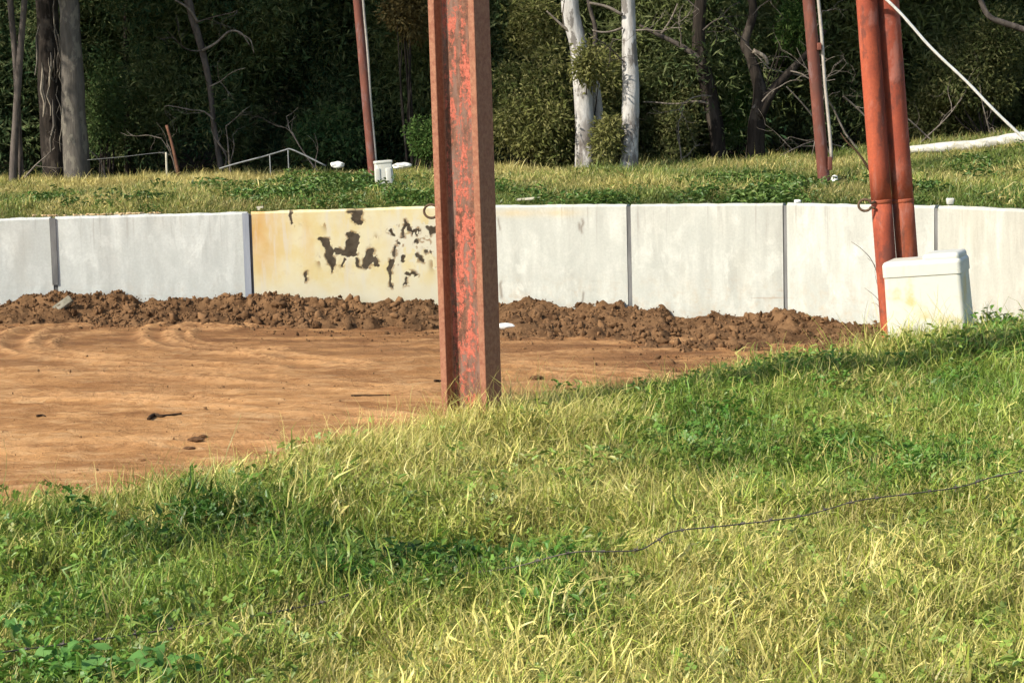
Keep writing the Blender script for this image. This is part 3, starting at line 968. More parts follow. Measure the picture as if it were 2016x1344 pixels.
# ---------------- loose earth ridge at the foot of the wall
top_px = [(-260, 612), (-120, 606), (0, 602), (60, 590), (110, 577), (160, 575), (200, 582), (290, 590), (350, 596), (385, 601), (420, 592), (490, 583), (560, 590), (640, 592),
          (700, 598), (735, 593), (800, 594), (860, 602), (920, 606), (985, 602), (1030, 589), (1070, 593), (1125, 608), (1160, 598), (1200, 599), (1240, 605), (1280, 611),
          (1305, 604), (1335, 624), (1375, 626), (1410, 614), (1450, 622), (1500, 622), (1560, 612), (1600, 626), (1660, 640), (1720, 644), (1790, 648), (1900, 652), (2060, 660), (2240, 668)]
foot_px = [(-260, 655), (0, 641), (250, 640), (480, 641), (620, 650), (700, 655), (870, 652), (1000, 668), (1120, 674), (1250, 684), (1350, 697), (1450, 697), (1560, 697), (1680, 700), (1800, 704), (2060, 712), (2240, 720)]
top_px, foot_px = np.array(top_px, float), np.array(foot_px, float)
def hit_wall(x, y):
    d = ray(x, y)
    lo, hi = 10.0, 35.0
    for _ in range(40):
        m = (lo + hi) / 2
        if m > wall_y(d[0] * m): hi = m
        else: lo = m
    return CAM + d * lo
cols = np.linspace(-250, 2230, 460)
T_ = np.array([hit_wall(x, np.interp(x, top_px[:, 0], top_px[:, 1])) for x in cols])
def hit_floor(x, y):
    d = ray(x, y)
    k = (0 - CAM[2]) / d[2]
    for _ in range(6):
        k = (floor_z(d[0] * k) - CAM[2]) / d[2]
    return CAM + d * k
F_ = np.array([hit_floor(x, np.interp(x, foot_px[:, 0], foot_px[:, 1])) for x in cols])
F_[:, 1] = np.minimum(F_[:, 1], T_[:, 1] - 0.55)
nvm = 46
v = np.linspace(-0.04, 1.12, nvm)
def ridge_point(ti, fi, vv):
    base = np.clip(vv, 0, 1)
    xy = ti[..., :2] * (1 - vv)[..., None] + fi[..., :2] * vv[..., None]
    fz = floor_z(xy[..., 0]) - 0.03
    h = (ti[..., 2] - fz)
    prof = np.where(base < 0.10, 1.0 - 0.1 * base, 0.99 * (1 - sstep(0.05, 1.0, base)) ** 0.95)
    amp = 0.15 * (1 - sstep(0.75, 1.1, base)) + 0.012
    nz = fbm(xy[..., 0] * 2.6, xy[..., 1] * 2.6, 0, 401, 4)
    nz2 = fbm(xy[..., 0] * 9, xy[..., 1] * 9, 0, 402, 3)
    edge = sstep(0.0, 0.12, base)
    z = fz + h * prof + amp * (0.75 * nz * edge + 0.55 * nz2) - 0.06 * sstep(0.98, 1.12, vv)
    return np.concatenate([xy, z[..., None]], -1)
P = ridge_point(T_[:, None, :].repeat(nvm, 1), F_[:, None, :].repeat(nvm, 1), np.broadcast_to(v, (len(cols), nvm)))
i, j = np.meshgrid(np.arange(len(cols) - 1), np.arange(nvm - 1), indexing='ij')
q = (i * nvm + j).ravel()
ridge = obj('earth_mound', make_mesh('earth_mound', P.reshape(-1, 3), np.c_[q, q + 1, q + nvm + 1, q + nvm], M['soil'], False))
tag(ridge, 'low ridge of loose brown earth heaped along the wall foot', 'earth mound', kind='structure')

def clod_source(k):
    rng_ = np.random.default_rng(900 + k)
    bm = bmesh.new()
    d = rng_.normal(0, 1, (26, 3)); d /= np.linalg.norm(d, axis=1)[:, None]
    d *= rng_.uniform(0.55, 1.25, (26, 1)) * np.array((1.25, 0.9, 0.7))
    for p_ in d: bm.verts.new(p_.tolist())
    bmesh.ops.convex_hull(bm, input=bm.verts[:])
    for v_ in [v_ for v_ in bm.verts if not v_.link_faces]: bm.verts.remove(v_)
    bmesh.ops.triangulate(bm, faces=bm.faces[:])
    bmesh.ops.subdivide_edges(bm, edges=bm.edges[:], cuts=1)
    bmesh.ops.triangulate(bm, faces=bm.faces[:])
    for v_ in bm.verts:
        c_ = v_.co
        v_.co = c_ * (1 + 0.38 * float(fbm(c_.x * 2.3 + k * 9, c_.y * 2.3, c_.z * 2.3, 500 + k, 3)))
    bm.verts.index_update()
    V = np.array([v_.co[:] for v_ in bm.verts])
    Fc = np.array([[v_.index for v_ in f.verts] for f in bm.faces])
    bm.free()
    return source('clod_source', make_mesh('clod_source', V, Fc, M['clod']))
clods = [clod_source(k) for k in range(7)]
nC = 15000
ci = RNG.integers(0, len(cols), nC)
vv = np.clip(RNG.beta(1.1, 1.25, nC) * 1.12, 0.03, 1.2)
far = RNG.uniform(size=nC) < 0.13
vv = np.where(far, 1.0 + 0.9 * RNG.beta(1, 3.2, nC), vv)
jx = RNG.uniform(-0.06, 0.06, (nC, 1))
Pc = ridge_point(T_[ci], F_[ci], vv) + np.c_[jx, jx * 0, jx * 0]
Pc[:, 2] = np.where(far, floor_z(Pc[:, 0]) + 0.0, Pc[:, 2])
sz = np.clip(0.005 + RNG.gamma(0.75, 0.0105, nC), 0.005, 0.065)
sz = np.where(vv > 1.0, sz * 0.6, sz)
patchy = fbm(Pc[:, 0] * 1.2, Pc[:, 1] * 1.2, 0, 520)
sz = sz * (1 + 0.8 * np.clip(patchy, -0.5, 0.8))
o = scatter('earth_clods', Pc, RNG.uniform(0, 6.28, (nC, 3)), sz, RNG.integers(0, 7, nC), clods,
            {'tint': np.clip(0.42 + 0.5 * patchy + RNG.normal(0, 0.25, nC), 0, 1)})
tag(o, 'crumbly brown clods of earth heaped against the wall foot', 'earth clods', kind='stuff')

nK = 5200
X, Y = RNG.uniform(-8, 6, nK), RNG.uniform(10.5, 25.5, nK)
kp = (Y < wall_y(X) - 0.9) & (Y > crest_y(X) + 1.2) & (fbm(X * 0.7, Y * 1.3, 0, 531) + RNG.normal(0, 0.25, nK) > 0.05)
X, Y = X[kp], Y[kp]
o = scatter('dirt_crumbs', np.c_[X, Y, floor_h(X, Y)], RNG.uniform(0, 6.28, (len(X), 3)), np.clip(RNG.gamma(0.9, 0.0045, len(X)) + 0.003, 0, 0.022), RNG.integers(0, 7, len(X)), clods,
            {'tint': np.clip(RNG.normal(1.1, 0.45, len(X)), 0.2, 2.2)})
tag(o, 'small crumbs of earth scattered over the dirt floor', 'crumbs', kind='stuff')

# ------------------------------------------------------------------ the trees
def rot_batch(rng, n, tilt=None):
    az = rng.uniform(0, 2 * np.pi, n)
    if tilt is None:
        ax, ay = rng.uniform(0, 2 * np.pi, n), rng.uniform(0, 2 * np.pi, n)
    else:
        ax, ay = rng.normal(0, tilt, n), rng.normal(0, tilt, n)
    cx, sx, cy, sy, cz, s_ = np.cos(ax), np.sin(ax), np.cos(ay), np.sin(ay), np.cos(az), np.sin(az)
    Rm = np.zeros((n, 3, 3))
    Rm[:, 0, 0] = cz * cy; Rm[:, 0, 1] = cz * sy * sx - s_ * cx; Rm[:, 0, 2] = cz * sy * cx + s_ * sx
    Rm[:, 1, 0] = s_ * cy; Rm[:, 1, 1] = s_ * sy * sx + cz * cx; Rm[:, 1, 2] = s_ * sy * cx - cz * sx
    Rm[:, 2, 0] = -sy; Rm[:, 2, 1] = cy * sx; Rm[:, 2, 2] = cy * cx
    return Rm

def leaf_mesh(name, centers, nper, radius, ll, lw, mat, seed, droop=0.3, hang=0.0, tint_scale=0.5):
    """many single leaves in small sprays round the given centres"""
    rng = np.random.default_rng(seed)
    k = len(centers)
    n = k * nper
    c = np.repeat(centers, nper, 0)
    d = rng.normal(0, 1, (n, 3)); d /= np.linalg.norm(d, axis=1)[:, None]
    c = c + d * (radius * rng.uniform(0.15, 1.0, n) ** 0.6)[:, None]
    ax = d + rng.normal(0, 0.7, (n, 3)); ax[:, 2] -= droop + hang
    ax /= np.linalg.norm(ax, axis=1)[:, None]
    up = rng.normal(0, 1, (n, 3))
    sd_ = np.cross(ax, up); sd_ /= np.linalg.norm(sd_, axis=1)[:, None]
    nr = np.cross(sd_, ax)
    L = (ll * rng.uniform(0.6, 1.3, n))[:, None]
    W = (lw * rng.uniform(0.7, 1.3, n))[:, None]
    V = np.stack([c, c + ax * L * 0.45 + sd_ * W + nr * L * 0.06, c + ax * L, c + ax * L * 0.45 - sd_ * W + nr * L * 0.06], 1).reshape(-1, 3)
    Fc = np.arange(n * 4).reshape(-1, 4)
    ct = np.clip(0.5 + 1.3 * fbm(centers[:, 0] * tint_scale * 2, centers[:, 1] * tint_scale * 2, centers[:, 2] * tint_scale * 2, seed) + rng.normal(0, 0.15, k), 0, 1)
    tint = np.repeat(np.repeat(ct, nper), 4)
    return make_mesh(name, V, Fc, mat, False, {'tint': tint, 'rnd': np.repeat(rng.uniform(0, 1, n), 4)})

def blob_points(n, c, r, seed, shell=0.45, clumps=9, fill=0.75):
    """points in an uneven crown: several lobes with gaps"""
    rng = np.random.default_rng(seed)
    c, r = np.array(c, float), np.array(r, float)
    lob = rng.normal(0, 1, (clumps, 3)); lob /= np.linalg.norm(lob, axis=1)[:, None]
    lob = lob * rng.uniform(0.25, 0.75, (clumps, 1))
    lr = rng.uniform(0.28, 0.5, clumps)
    w = rng.integers(0, clumps, n)
    d = rng.normal(0, 1, (n, 3)); d /= np.linalg.norm(d, axis=1)[:, None]
    p_ = lob[w] + d * (lr[w] * rng.uniform(shell, 1, n) ** 0.7)[:, None]
    return c + p_ * r

def px_path(pts, depth):
    return np.array([at(x, y, depth if len(pt) == 2 else pt[2]) for pt in pts for x, y in [pt[:2]]])

def ground_at(p):
    return float(far_z(p[0], p[1]))

def make_tree(name, label, path_px, widths_px, depth, bark, top_z, crown=None, crown_mat='leaf_gum', group='trees at the edge of the wood', sides=12, extra_limbs=(), sway=0.4, seed=0,
              rough=0.10, cat='tree', leaf=(0.13, 0.016), stems=()):
    P = px_path(path_px, depth)
    gz = ground_at(P[0]) - 0.15
    P = np.vstack([[P[0][0] + (P[0][0] - P[1][0]) * 0.1, P[0][1], gz], P])
    Wd = [widths_px[0] * 1.12] + list(widths_px)
    rr = np.array(Wd) * depth / F_PX / 2
    t = thing(name, label, cat, (P[0][0], P[0][1], gz + 0.15), group)
    rng = np.random.default_rng(seed + 900)
    if top_z > P[-1][2] + 0.5:          # carry the trunk on above the picture
        dv = (P[-1] - P[-2]) / max(np.linalg.norm(P[-1] - P[-2]), 1e-6)
        steps = 3
        for s in range(steps):
            k = (s + 1) / steps
            z = P[-1][2] + (top_z - P[-1][2]) / (steps - s)
            P = np.vstack([P, [P[-1][0] + dv[0] * 1.2 + rng.normal(0, sway), P[-1][1] + rng.normal(0, sway), z]])
            rr = np.r_[rr, rr[-1] * 0.72]
    mb = MB().tube(P, rr, sides, rough, 5.0, 8, seed)
    trunk = obj('trunk', mb.mesh('trunk', M[bark], True), t)
    for path, wid in stems:
        Q = px_path(path, depth + 0.2)
        Q = np.vstack([[Q[0][0], Q[0][1], gz], Q])
        ms = MB().tube(Q, np.array([wid[0]] + list(wid)) * depth / F_PX / 2, 10, rough, 5.0, 7, seed + 3)
        obj('trunk', ms.mesh('trunk', M[bark], True), t)
    for path, wid, mt in extra_limbs:
        Q = px_path(path, depth - 0.1)
        ml = MB().tube(Q, np.array(wid) * depth / F_PX / 2, 7, 0.12, 9.0, 5, seed + 5)
        obj('limb', ml.mesh('limb', M[mt], True), trunk)
    if crown:
        c_, r_, nc, per, seed2 = crown
        pts = blob_points(nc, c_, r_, seed2, 0.3, 14)
        mbL = MB()
        top = P[-1]
        for s in range(7):
            e_ = pts[rng.integers(0, nc)]
            st = P[-2] * rng.uniform(0.2, 1) + P[-1] * 0
            st = P[-2] + (P[-1] - P[-2]) * rng.uniform(0, 1)
            mbL.tube([st, (st + e_) / 2 + rng.normal(0, 0.3, 3), e_], [rr[-1] * 0.8, rr[-1] * 0.5, 0.02], 6, 0.1, 4, 4, s)
        obj('limb', mbL.mesh('limb', M[bark], True), trunk)
        obj('crown', leaf_mesh('crown', pts, per, 0.42, leaf[0] * 1.5, leaf[1] * 1.7, M[crown_mat], seed2 + 1, 0.4), t)
    return t

def twig_mesh(name, mat, start, direction, length, r0, seed, levels=3, spread=0.7, nkid=3):
    rng = np.random.default_rng(seed)
    mb = MB()
    def grow(p, d, L, r, lev):
        pts = [p]
        for s in range(4):
            d = d + rng.normal(0, 0.22, 3); d = d / np.linalg.norm(d)
            pts.append(pts[-1] + d * L / 4)
        mb.tube(pts, np.linspace(r, r * 0.45, 5), 5, 0, 1, 2)
        if lev > 0:
            for k in range(nkid):
                q_ = pts[rng.integers(1, 5)]
                nd = d + rng.normal(0, spread, 3); nd /= np.linalg.norm(nd)
                grow(q_, nd, L * rng.uniform(0.4, 0.7), r * 0.5, lev - 1)
    d0 = np.array(direction, float)
    grow(np.array(start, float), d0 / np.linalg.norm(d0), length, r0, levels)
    return mb.mesh(name, mat)

# --- left group
make_tree('gum_tree', 'thick smooth grey trunk left of the dark wood, patched with pale bark', [(152, 340), (147, 250), (143, 150), (138, 60), (131, -15)], (54, 48, 44, 41, 38), 40.0, 'bark_grey', 11.5,
          crown=((-9.0, 37.5, 10.0), (5.2, 4.0, 2.6), 420, 26, 41), seed=1)
t = make_tree('stringybark_tree', 'dark shaggy trunk with hanging bark strips beside the grey trunk', [(108, 340), (103, 250), (98, 150), (95, 60), (92, -15)], (50, 46, 46, 44, 42), 40.9, 'bark_dark', 12.0,
              crown=((-13.0, 36.5, 10.6), (4.6, 4.2, 2.8), 380, 26, 43), seed=2, rough=0.25)
rng = np.random.default_rng(5)
for k in range(16):
    x = rng.uniform(72, 124); y0 = rng.uniform(-5, 210); L = rng.uniform(40, 110)
    dpt = 40.55 - 0.1 * rng.uniform()
    w = rng.uniform(2.5, 7)
    pts = [at(x + rng.normal(0, 2) + s * rng.uniform(-2, 2), y0 + L * s / 4, dpt - 0.04 * math.sin(s)) for s in range(5)]
    mb = MB()
    V, Fc = [], []
    for s, p_ in enumerate(pts):
        ww = w * 0.01 * (1 - 0.5 * abs(s - 2) / 2) * 0.5
        V += [p_ + (-ww, 0, 0), p_ + (0, -0.02, 0), p_ + (ww, 0, 0), p_ + (0, 0.012, 0)]
        if s:
            b_ = 4 * s
            Fc += [(b_ - 4 + m, b_ - 4 + (m + 1) % 4, b_ + (m + 1) % 4, b_ + m) for m in range(4)]
    mb.add(V, Fc)
    obj('bark_strip', mb.mesh('bark_strip', M['bark_strip' if k % 3 else 'bark_grey']), [q_ for q_ in t.children if q_.name.startswith('trunk')][0])
make_tree('sapling_tree', 'slender pale forked trunk at the photo\'s edge beside the shaggy trunk', [(26, 345), (30, 260), (36, 160), (42, 80), (50, -10)], (17, 15, 14, 13, 12), 39.6, 'bark_pink', 8.5,
          crown=((-10.5, 38.2, 8.2), (2.6, 2.2, 1.8), 130, 26, 45), seed=3, stems=(([(30, 120), (24, 50), (18, -20)], (11, 12, 13)),))
make_tree('pine_tree', 'thin straight black trunk standing in deep shade of the wood', [(251, 335), (250, 270), (249, 190), (248, 100), (247, -10)], (13, 12, 11, 10, 9), 43.5, 'bark_dark', 11.0,
          crown=((-8.0, 42.6, 9.0), (2.4, 2.0, 3.4), 260, 30, 47), crown_mat='leaf_dark', seed=4, sway=0.1)
make_tree('crooked_tree', 'thin crooked tree with bleached broken branches in the dark wood', [(436, 335), (428, 290), (419, 230), (413, 170), (398, 100), (380, 40), (362, -15)], (14, 11, 10, 12, 14, 15, 16), 41.5, 'bark_pink', 9.5,
          crown=((-8.0, 40.2, 8.4), (3.0, 2.4, 2.0), 190, 26, 49), crown_mat='leaf_dark', seed=5,
          extra_limbs=(([(398, 100), (425, 85), (452, 62), (475, 66), (492, 90)], (6, 5, 4, 4, 2), 'dead'), ([(390, 45), (372, 18), (345, 0), (330, -14)], (6, 5, 4, 3), 'dead'),
                       ([(430, 280), (446, 310), (440, 335)], (5, 4, 4), 'bark_pink'), ([(470, 66), (492, 78), (500, 105)], (3, 3, 2), 'dead')))

# --- white trunks
make_tree('white_gum_tree', 'leaning twin trunked white gum, its foot dark and bushy', [(1153, 335), (1152, 260), (1148, 180), (1139, 90), (1122, -15)], (46, 38, 37, 35, 34), 39.8, 'bark_white', 12.0,
          crown=((1.4, 38.5, 10.2), (3.2, 2.8, 2.2), 300, 26, 51), crown_mat='leaf_olive', seed=6, rough=0.06, stems=(([(1184, 332), (1179, 250), (1171, 170), (1166, 110)], (27, 23, 20, 15)),),
          extra_limbs=(([(1140, 75), (1112, 55), (1090, 35), (1076, 22)], (7, 6, 4, 3), 'dead'), ([(1168, 120), (1172, 60), (1162, 20), (1155, -15)], (10, 9, 8, 8), 'bark_pink')))
make_tree('straight_gum_tree', 'upright single white gum trunk with dark scarred patches', [(1238, 332), (1240, 270), (1242, 180), (1239, 90), (1236, -15)], (38, 34, 34, 29, 26), 39.4, 'bark_white', 12.5,
          crown=((2.6, 38.2, 10.8), (3.0, 2.6, 2.0), 260, 26, 53), crown_mat='leaf_olive', seed=7, rough=0.06,
          extra_limbs=(([(1226, 55), (1205, 62), (1185, 64), (1166, 60)], (5, 4, 4, 3), 'dead'), ([(1226, 30), (1195, 14), (1160, 6)], (7, 6, 5), 'dead')))
# --- gnarled trees right of centre
make_tree('gnarled_tree', 'gnarled dark tree with a long bare limb reaching towards the white trunk', [(1416, 320), (1410, 260), (1398, 190), (1384, 130), (1376, 70), (1384, -15)], (34, 30, 29, 30, 25, 22), 42.0, 'bark_dark', 9.0,
          crown=((4.6, 41.4, 7.8), (3.0, 2.0, 2.0), 200, 26, 55), crown_mat='leaf_gum', seed=8, rough=0.2,
          extra_limbs=(([(1386, 130), (1366, 108), (1330, 85), (1290, 66), (1259, 50)], (15, 13, 10, 8, 6), 'bark_pink'), ([(1404, 205), (1370, 200), (1330, 205), (1290, 202), (1266, 201)], (7, 5, 4, 3, 2), 'dead'),
                       ([(1300, 70), (1320, 40), (1334, 8)], (5, 4, 3), 'dead')))
make_tree('forked_tree', 'black forked tree behind the rusty pole, one fork leaning over it', [(1487, 320), (1490, 250), (1496, 180), (1480, 120), (1466, 85), (1482, 30), (1474, -15)], (36, 33, 30, 20, 17, 16, 15), 41.2, 'bark_dark', 8.5,
          crown=((5.0, 40.5, 7.4), (2.6, 2.2, 1.8), 190, 26, 57), crown_mat='leaf_gum', seed=9, rough=0.22,
          extra_limbs=(([(1494, 230), (1520, 180), (1556, 140), (1590, 105), (1625, 60)], (22, 20, 16, 12, 9), 'bark_dark'), ([(1482, 100), (1505, 112), (1512, 128)], (10, 8, 5), 'bark_strip'),
                       ([(1480, 215), (1500, 196), (1524, 180)], (6, 5, 3), 'dead')))
make_tree('bent_branch_tree', 'pale bent bare limb hanging into the upper corner above the rope', [(2040, 250), (2046, 130), (2030, 70), (2005, 55), (1975, 45), (1945, 30), (1925, -15)], (15, 14, 13, 12, 12, 11, 11), 40.4, 'bark_pink', 7.0,
          crown=((9.6, 39.6, 7.2), (2.4, 2.0, 1.4), 120, 26, 59), seed=10, group='trees at the edge of the wood')
make_tree('stump_trunk_tree', 'dim grey trunk showing in the scrub behind the white rope', [(1842, 300), (1838, 220), (1834, 150), (1832, 90), (1836, -15)], (18, 17, 18, 16, 15), 44.0, 'bark_grey', 8.5,
          crown=((9.2, 43.4, 7.6), (2.2, 1.8, 1.8), 140, 26, 61), seed=11)

for nm_, pts_ in (('gnarled_tree', ((1340, 88, 0.2, 1.0), (1384, 60, 0.9, 0.6), (1400, 190, -0.9, 0.1), (1376, 20, -0.8, 0.8))), ('forked_tree', ((1590, 105, 0.2, 1.0), (1470, 85, -0.8, 0.5), (1556, 140, 0.9, -0.2), (1482, 30, 0.7, 0.6), (1500, 200, 0.8, 0.6))),
                  ('crooked_tree', ((413, 170, 0.9, 0.3), (385, 45, 0.8, 0.7), (420, 235, -0.7, 0.5), (398, 100, -0.8, 0.2))), ('straight_gum_tree', ((1252, 60, 0.8, 0.5), (1226, 120, -0.7, 0.5))), ('white_gum_tree', ((1110, 50, -0.4, 0.9), (1180, 150, 0.5, 0.8)))):
    t_ = bpy.data.objects[nm_]
    tr_ = [q_ for q_ in t_.children if q_.name.startswith('trunk')][0]
    for k_, (x_, y_, dx_, dz_) in enumerate(pts_):
        obj('twigs', twig_mesh('twigs', M['dead' if k_ % 2 == 0 else 'bark_pink'], at(x_, y_, 40.6 if 'gum' not in nm_ else 39.3), (dx_, -0.3, dz_), 0.95, 0.016, 700 + int(x_), 3, 0.7, 2), tr_)

# --- bushes in front of the wood
def make_bush(name, label, boxes, mat, seed, n=260, per=24, leaf=(0.12, 0.019), rad_=0.27, group='bushes at the wood edge', stem='bark_dark'):
    """boxes: (x0, y0, x1, y1, depth, depth radius) in the photo"""
    c0 = at((boxes[0][0] + boxes[0][2]) / 2, boxes[0][3], boxes[0][4])
    t = thing(name, label, 'bush', (c0[0], c0[1], ground_at(c0)), group)
    pts = []
    for k, (x0, y0, x1, y1, dp, dr) in enumerate(boxes):
        a, b = at(x0, y0, dp), at(x1, y1, dp)
        c_ = (a + b) / 2
        r_ = (abs(b[0] - a[0]) / 2 * 1.15, dr, abs(a[2] - b[2]) / 2 * 1.15)
        nn = int(n * (r_[0] * r_[2]) ** 0.75 + 20)
        pts.append(blob_points(nn, c_, r_, seed + k, 0.3, 11))
    pts = np.vstack(pts)
    pts = pts[pts[:, 2] > far_z(pts[:, 0], pts[:, 1]) + 0.05]
    mb = MB()
    rng = np.random.default_rng(seed)
    for s in range(9):
        e_ = pts[rng.integers(0, len(pts))]
        b_ = np.array((c0[0] + rng.normal(0, 0.12), c0[1] + rng.normal(0, 0.1), ground_at(c0) - 0.1))
        mb.tube([b_, (b_ + e_) / 2 + rng.normal(0, 0.08, 3), e_], [0.028, 0.018, 0.006], 5, 0.1, 5, 4, s)
    obj('stems', mb.mesh('stems', M[stem], True), t)
    obj('crown', leaf_mesh('crown', pts, per, rad_, leaf[0], leaf[1], M[mat], seed + 7, 0.25), t)
    return t
make_bush('olive_bush', 'tall olive green bush filling the gap beside the red beam', [(975, 95, 1120, 330, 40.8, 1.0), (985, 190, 1140, 335, 40.2, 0.9), (1000, -40, 1120, 130, 42, 1.1)], 'leaf_olive', 71, 340)
make_bush('drooping_bush', 'drooping olive foliage round the foot of the twin white gum', [(1085, 190, 1225, 330, 40.9, 0.7), (1150, 90, 1230, 260, 41.6, 0.7), (1135, 95, 1190, 150, 39.2, 0.3), (1175, 240, 1215, 330, 39.2, 0.3)], 'leaf_olive', 75, 260)
make_bush('round_bush', 'small bright green bush behind the white bin, left of the red beam', [(800, 238, 872, 330, 38.6, 0.45)], 'leaf_green', 79, 420, leaf=(0.07, 0.016), rad_=0.16)
make_bush('brownish_bush', 'brown tinged foliage hanging high between the rusty pole and the beam', [(745, -30, 845, 70, 41.0, 0.7)], 'leaf_brown', 83, 300)
make_bush('dusky_bush', 'dusky low bush left of the rusty pole near the bent rail', [(560, 215, 700, 335, 41.5, 0.8)], 'leaf_dark', 87, 300)
make_bush('scrub_bush', 'dull green scrub right of the straight white gum', [(1250, 215, 1380, 335, 41.8, 0.8), (1300, 120, 1390, 250, 43, 0.9)], 'leaf_gum', 91, 280)
make_bush('corner_bush', 'olive scrub below the bent limb in the upper corner', [(1850, 30, 2040, 250, 41.6, 0.9), (1780, 160, 1930, 290, 42.2, 0.8)], 'leaf_gum', 95, 260)
make_bush('shaded_bush', 'small green bush in shade right of the grey trunk', [(165, 120, 235, 320, 42.2, 0.7)], 'leaf_dark', 99, 300)
make_bush('straw_bush', 'yellow green sprays between the gnarled tree and the forked tree', [(1420, 110, 1480, 300, 42.6, 0.5), (1530, 10, 1600, 110, 42.0, 0.6)], 'leaf_green', 103, 240)

# --- deep wood behind, read as one mass
def sprig(name, n, radius, ll, lw, seed, mat):
    rng = np.random.default_rng(seed)
    me = leaf_mesh(name, rng.normal(0, radius * 0.35, (9, 3)), n // 9, radius * 0.55, ll, lw, mat, seed, 0.25)
    me.attributes.remove(me.attributes['tint'])
    return source(name, me)
sprigs = [sprig('sprig_source', 126, 0.55, 0.16, 0.015, 600 + k, M['leaf_wood']) for k in range(5)]
rng = np.random.default_rng(77)
wp, wt, ws = [], [], []
def wood_tree(cx, cy, h, r, n, tone, z0=0.1):
    """one tapering crown of dark sprays"""
    gz = float(far_z(cx, cy))
    k = rng.uniform(0, 1, n) ** 0.75
    prof = np.sin(np.clip(k * 0.9 + 0.12, 0, 1) * np.pi) ** 0.65
    az = rng.uniform(0, 2 * np.pi, n)
    lob = 1 + 0.35 * np.sin(az * 3 + cx) * np.sin(k * 9 + cy)
    rr_ = r * prof * lob * rng.uniform(0.35, 1.0, n) ** 0.5
    P_ = np.c_[cx + rr_ * np.cos(az), cy + rr_ * np.sin(az), gz + z0 + k * h]
    wp.append(P_)
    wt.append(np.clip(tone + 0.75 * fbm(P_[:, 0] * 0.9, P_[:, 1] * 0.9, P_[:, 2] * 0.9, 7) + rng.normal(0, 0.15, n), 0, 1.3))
    ws.append(rng.uniform(0.55, 1.45, n))
for x in np.arange(-19, 20, 1.7):
    xx = x + rng.normal(0, 0.4)
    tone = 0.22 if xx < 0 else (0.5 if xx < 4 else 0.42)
    wood_tree(xx, 46.0 + rng.uniform(-1.6, 1.6), rng.uniform(7, 10.5), rng.uniform(1.3, 1.9), 210, tone, rng.uniform(0.15, 1.0))
for x in np.arange(-21, 22, 1.9):
    wood_tree(x + rng.normal(0, 0.4), 50.5 + rng.uniform(-1.2, 1.2), rng.uniform(9, 13), rng.uniform(1.7, 2.3), 230, 0.22, 0.0)
for x in np.arange(-24, 25, 2.2):
    wood_tree(x + rng.normal(0, 0.4), 56 + rng.uniform(-1.5, 1.5), rng.uniform(12, 15), rng.uniform(2.0, 2.6), 240, 0.2, 0.0)
for x in np.arange(-17, 18, 1.15):
    xx = x + rng.normal(0, 0.35)
    tone = 0.30 if xx < -0.5 else rng.uniform(0.55, 0.95)
    wood_tree(xx, 44.0 + rng.uniform(-0.9, 0.9), rng.uniform(3.0, 7.5), rng.uniform(0.9, 1.5), 150, tone, rng.uniform(-0.1, 0.5))
# left half: tall screen that overhangs and keeps the edge of the wood in shade
for x in np.arange(-20, 0.5, 3.6):
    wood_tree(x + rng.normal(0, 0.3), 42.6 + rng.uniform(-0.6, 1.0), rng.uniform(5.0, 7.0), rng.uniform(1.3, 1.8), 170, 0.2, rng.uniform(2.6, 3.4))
wp, wt, ws = np.vstack(wp), np.hstack(wt), np.hstack(ws)
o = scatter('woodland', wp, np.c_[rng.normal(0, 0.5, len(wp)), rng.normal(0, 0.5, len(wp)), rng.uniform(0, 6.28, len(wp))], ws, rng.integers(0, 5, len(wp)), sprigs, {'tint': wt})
tag(o, 'dense dark green wood closing off the view behind the trunks', 'woodland', kind='stuff')

# --- fallen dead branches along the foot of the wood
fall = [((1640, 335), (-0.2, 0, 1), 1.9, 0.035), ((1700, 330), (-0.5, 0, 1), 2.2, 0.035), ((1690, 300), (-1, 0, 0.35), 1.3, 0.025), ((1850, 285), (-0.7, 0, 0.7), 1.6, 0.028),
        ((1800, 300), (0.6, 0, 0.8), 1.4, 0.025), ((1960, 275), (-0.4, 0, 0.9), 1.2, 0.025), ((1660, 190), (0.8, 0, -0.5), 1.4, 0.028), ((1620, 170), (-0.5, 0, 0.8), 1.2, 0.03)]
labs = ['dead upright branch right of the rusty pole', 'dead branch leaning behind the twin orange pipes', 'low dead branch crossing behind the rusty pole', 'bare twiggy branch above the bleached log, right end',
        'bare twiggy branch rising from the bleached log', 'small dead branch behind the thick end of the bleached log', 'forked dead branch sloping down towards the orange pipes', 'pale dead branch tangle against the rusty pole']
for k, ((x, y), d, L, r) in enumerate(fall):
    p_ = at(x, y, 40.2 + 0.15 * k)
    if y > 250: p_[2] = ground_at(p_) - 0.03
    o = obj('dead_branch', twig_mesh('dead_branch', M['dead'], p_, d, L, r * 0.75, 40 + k, 3, 0.7, 2))
    tag(o, labs[k], 'dead branch', 'dead branches at the wood edge')
fallL = [((222, 332), (-0.5, 0, 0.9), 0.9, 0.02, 'dead twigs between the grey trunk and the thin black trunk'), ((30, 345), (0.9, 0, 0.75), 1.2, 0.022, 'dead branch sloping up to the foot of the shaggy trunk'),
         ((355, 330), (-0.25, 0, 1.0), 1.0, 0.02, 'dead twigs beside the brown leaning stake'), ((455, 330), (0.1, 0, 1.0), 1.1, 0.022, 'bleached dead twigs beside the crooked tree'),
         ((640, 330), (-0.5, 0, 0.7), 1.1, 0.022, 'dead twigs behind the bent metal rail'), ((1340, 330), (0.3, 0, 0.8), 0.9, 0.02, 'dead twigs right of the straight white gum')]
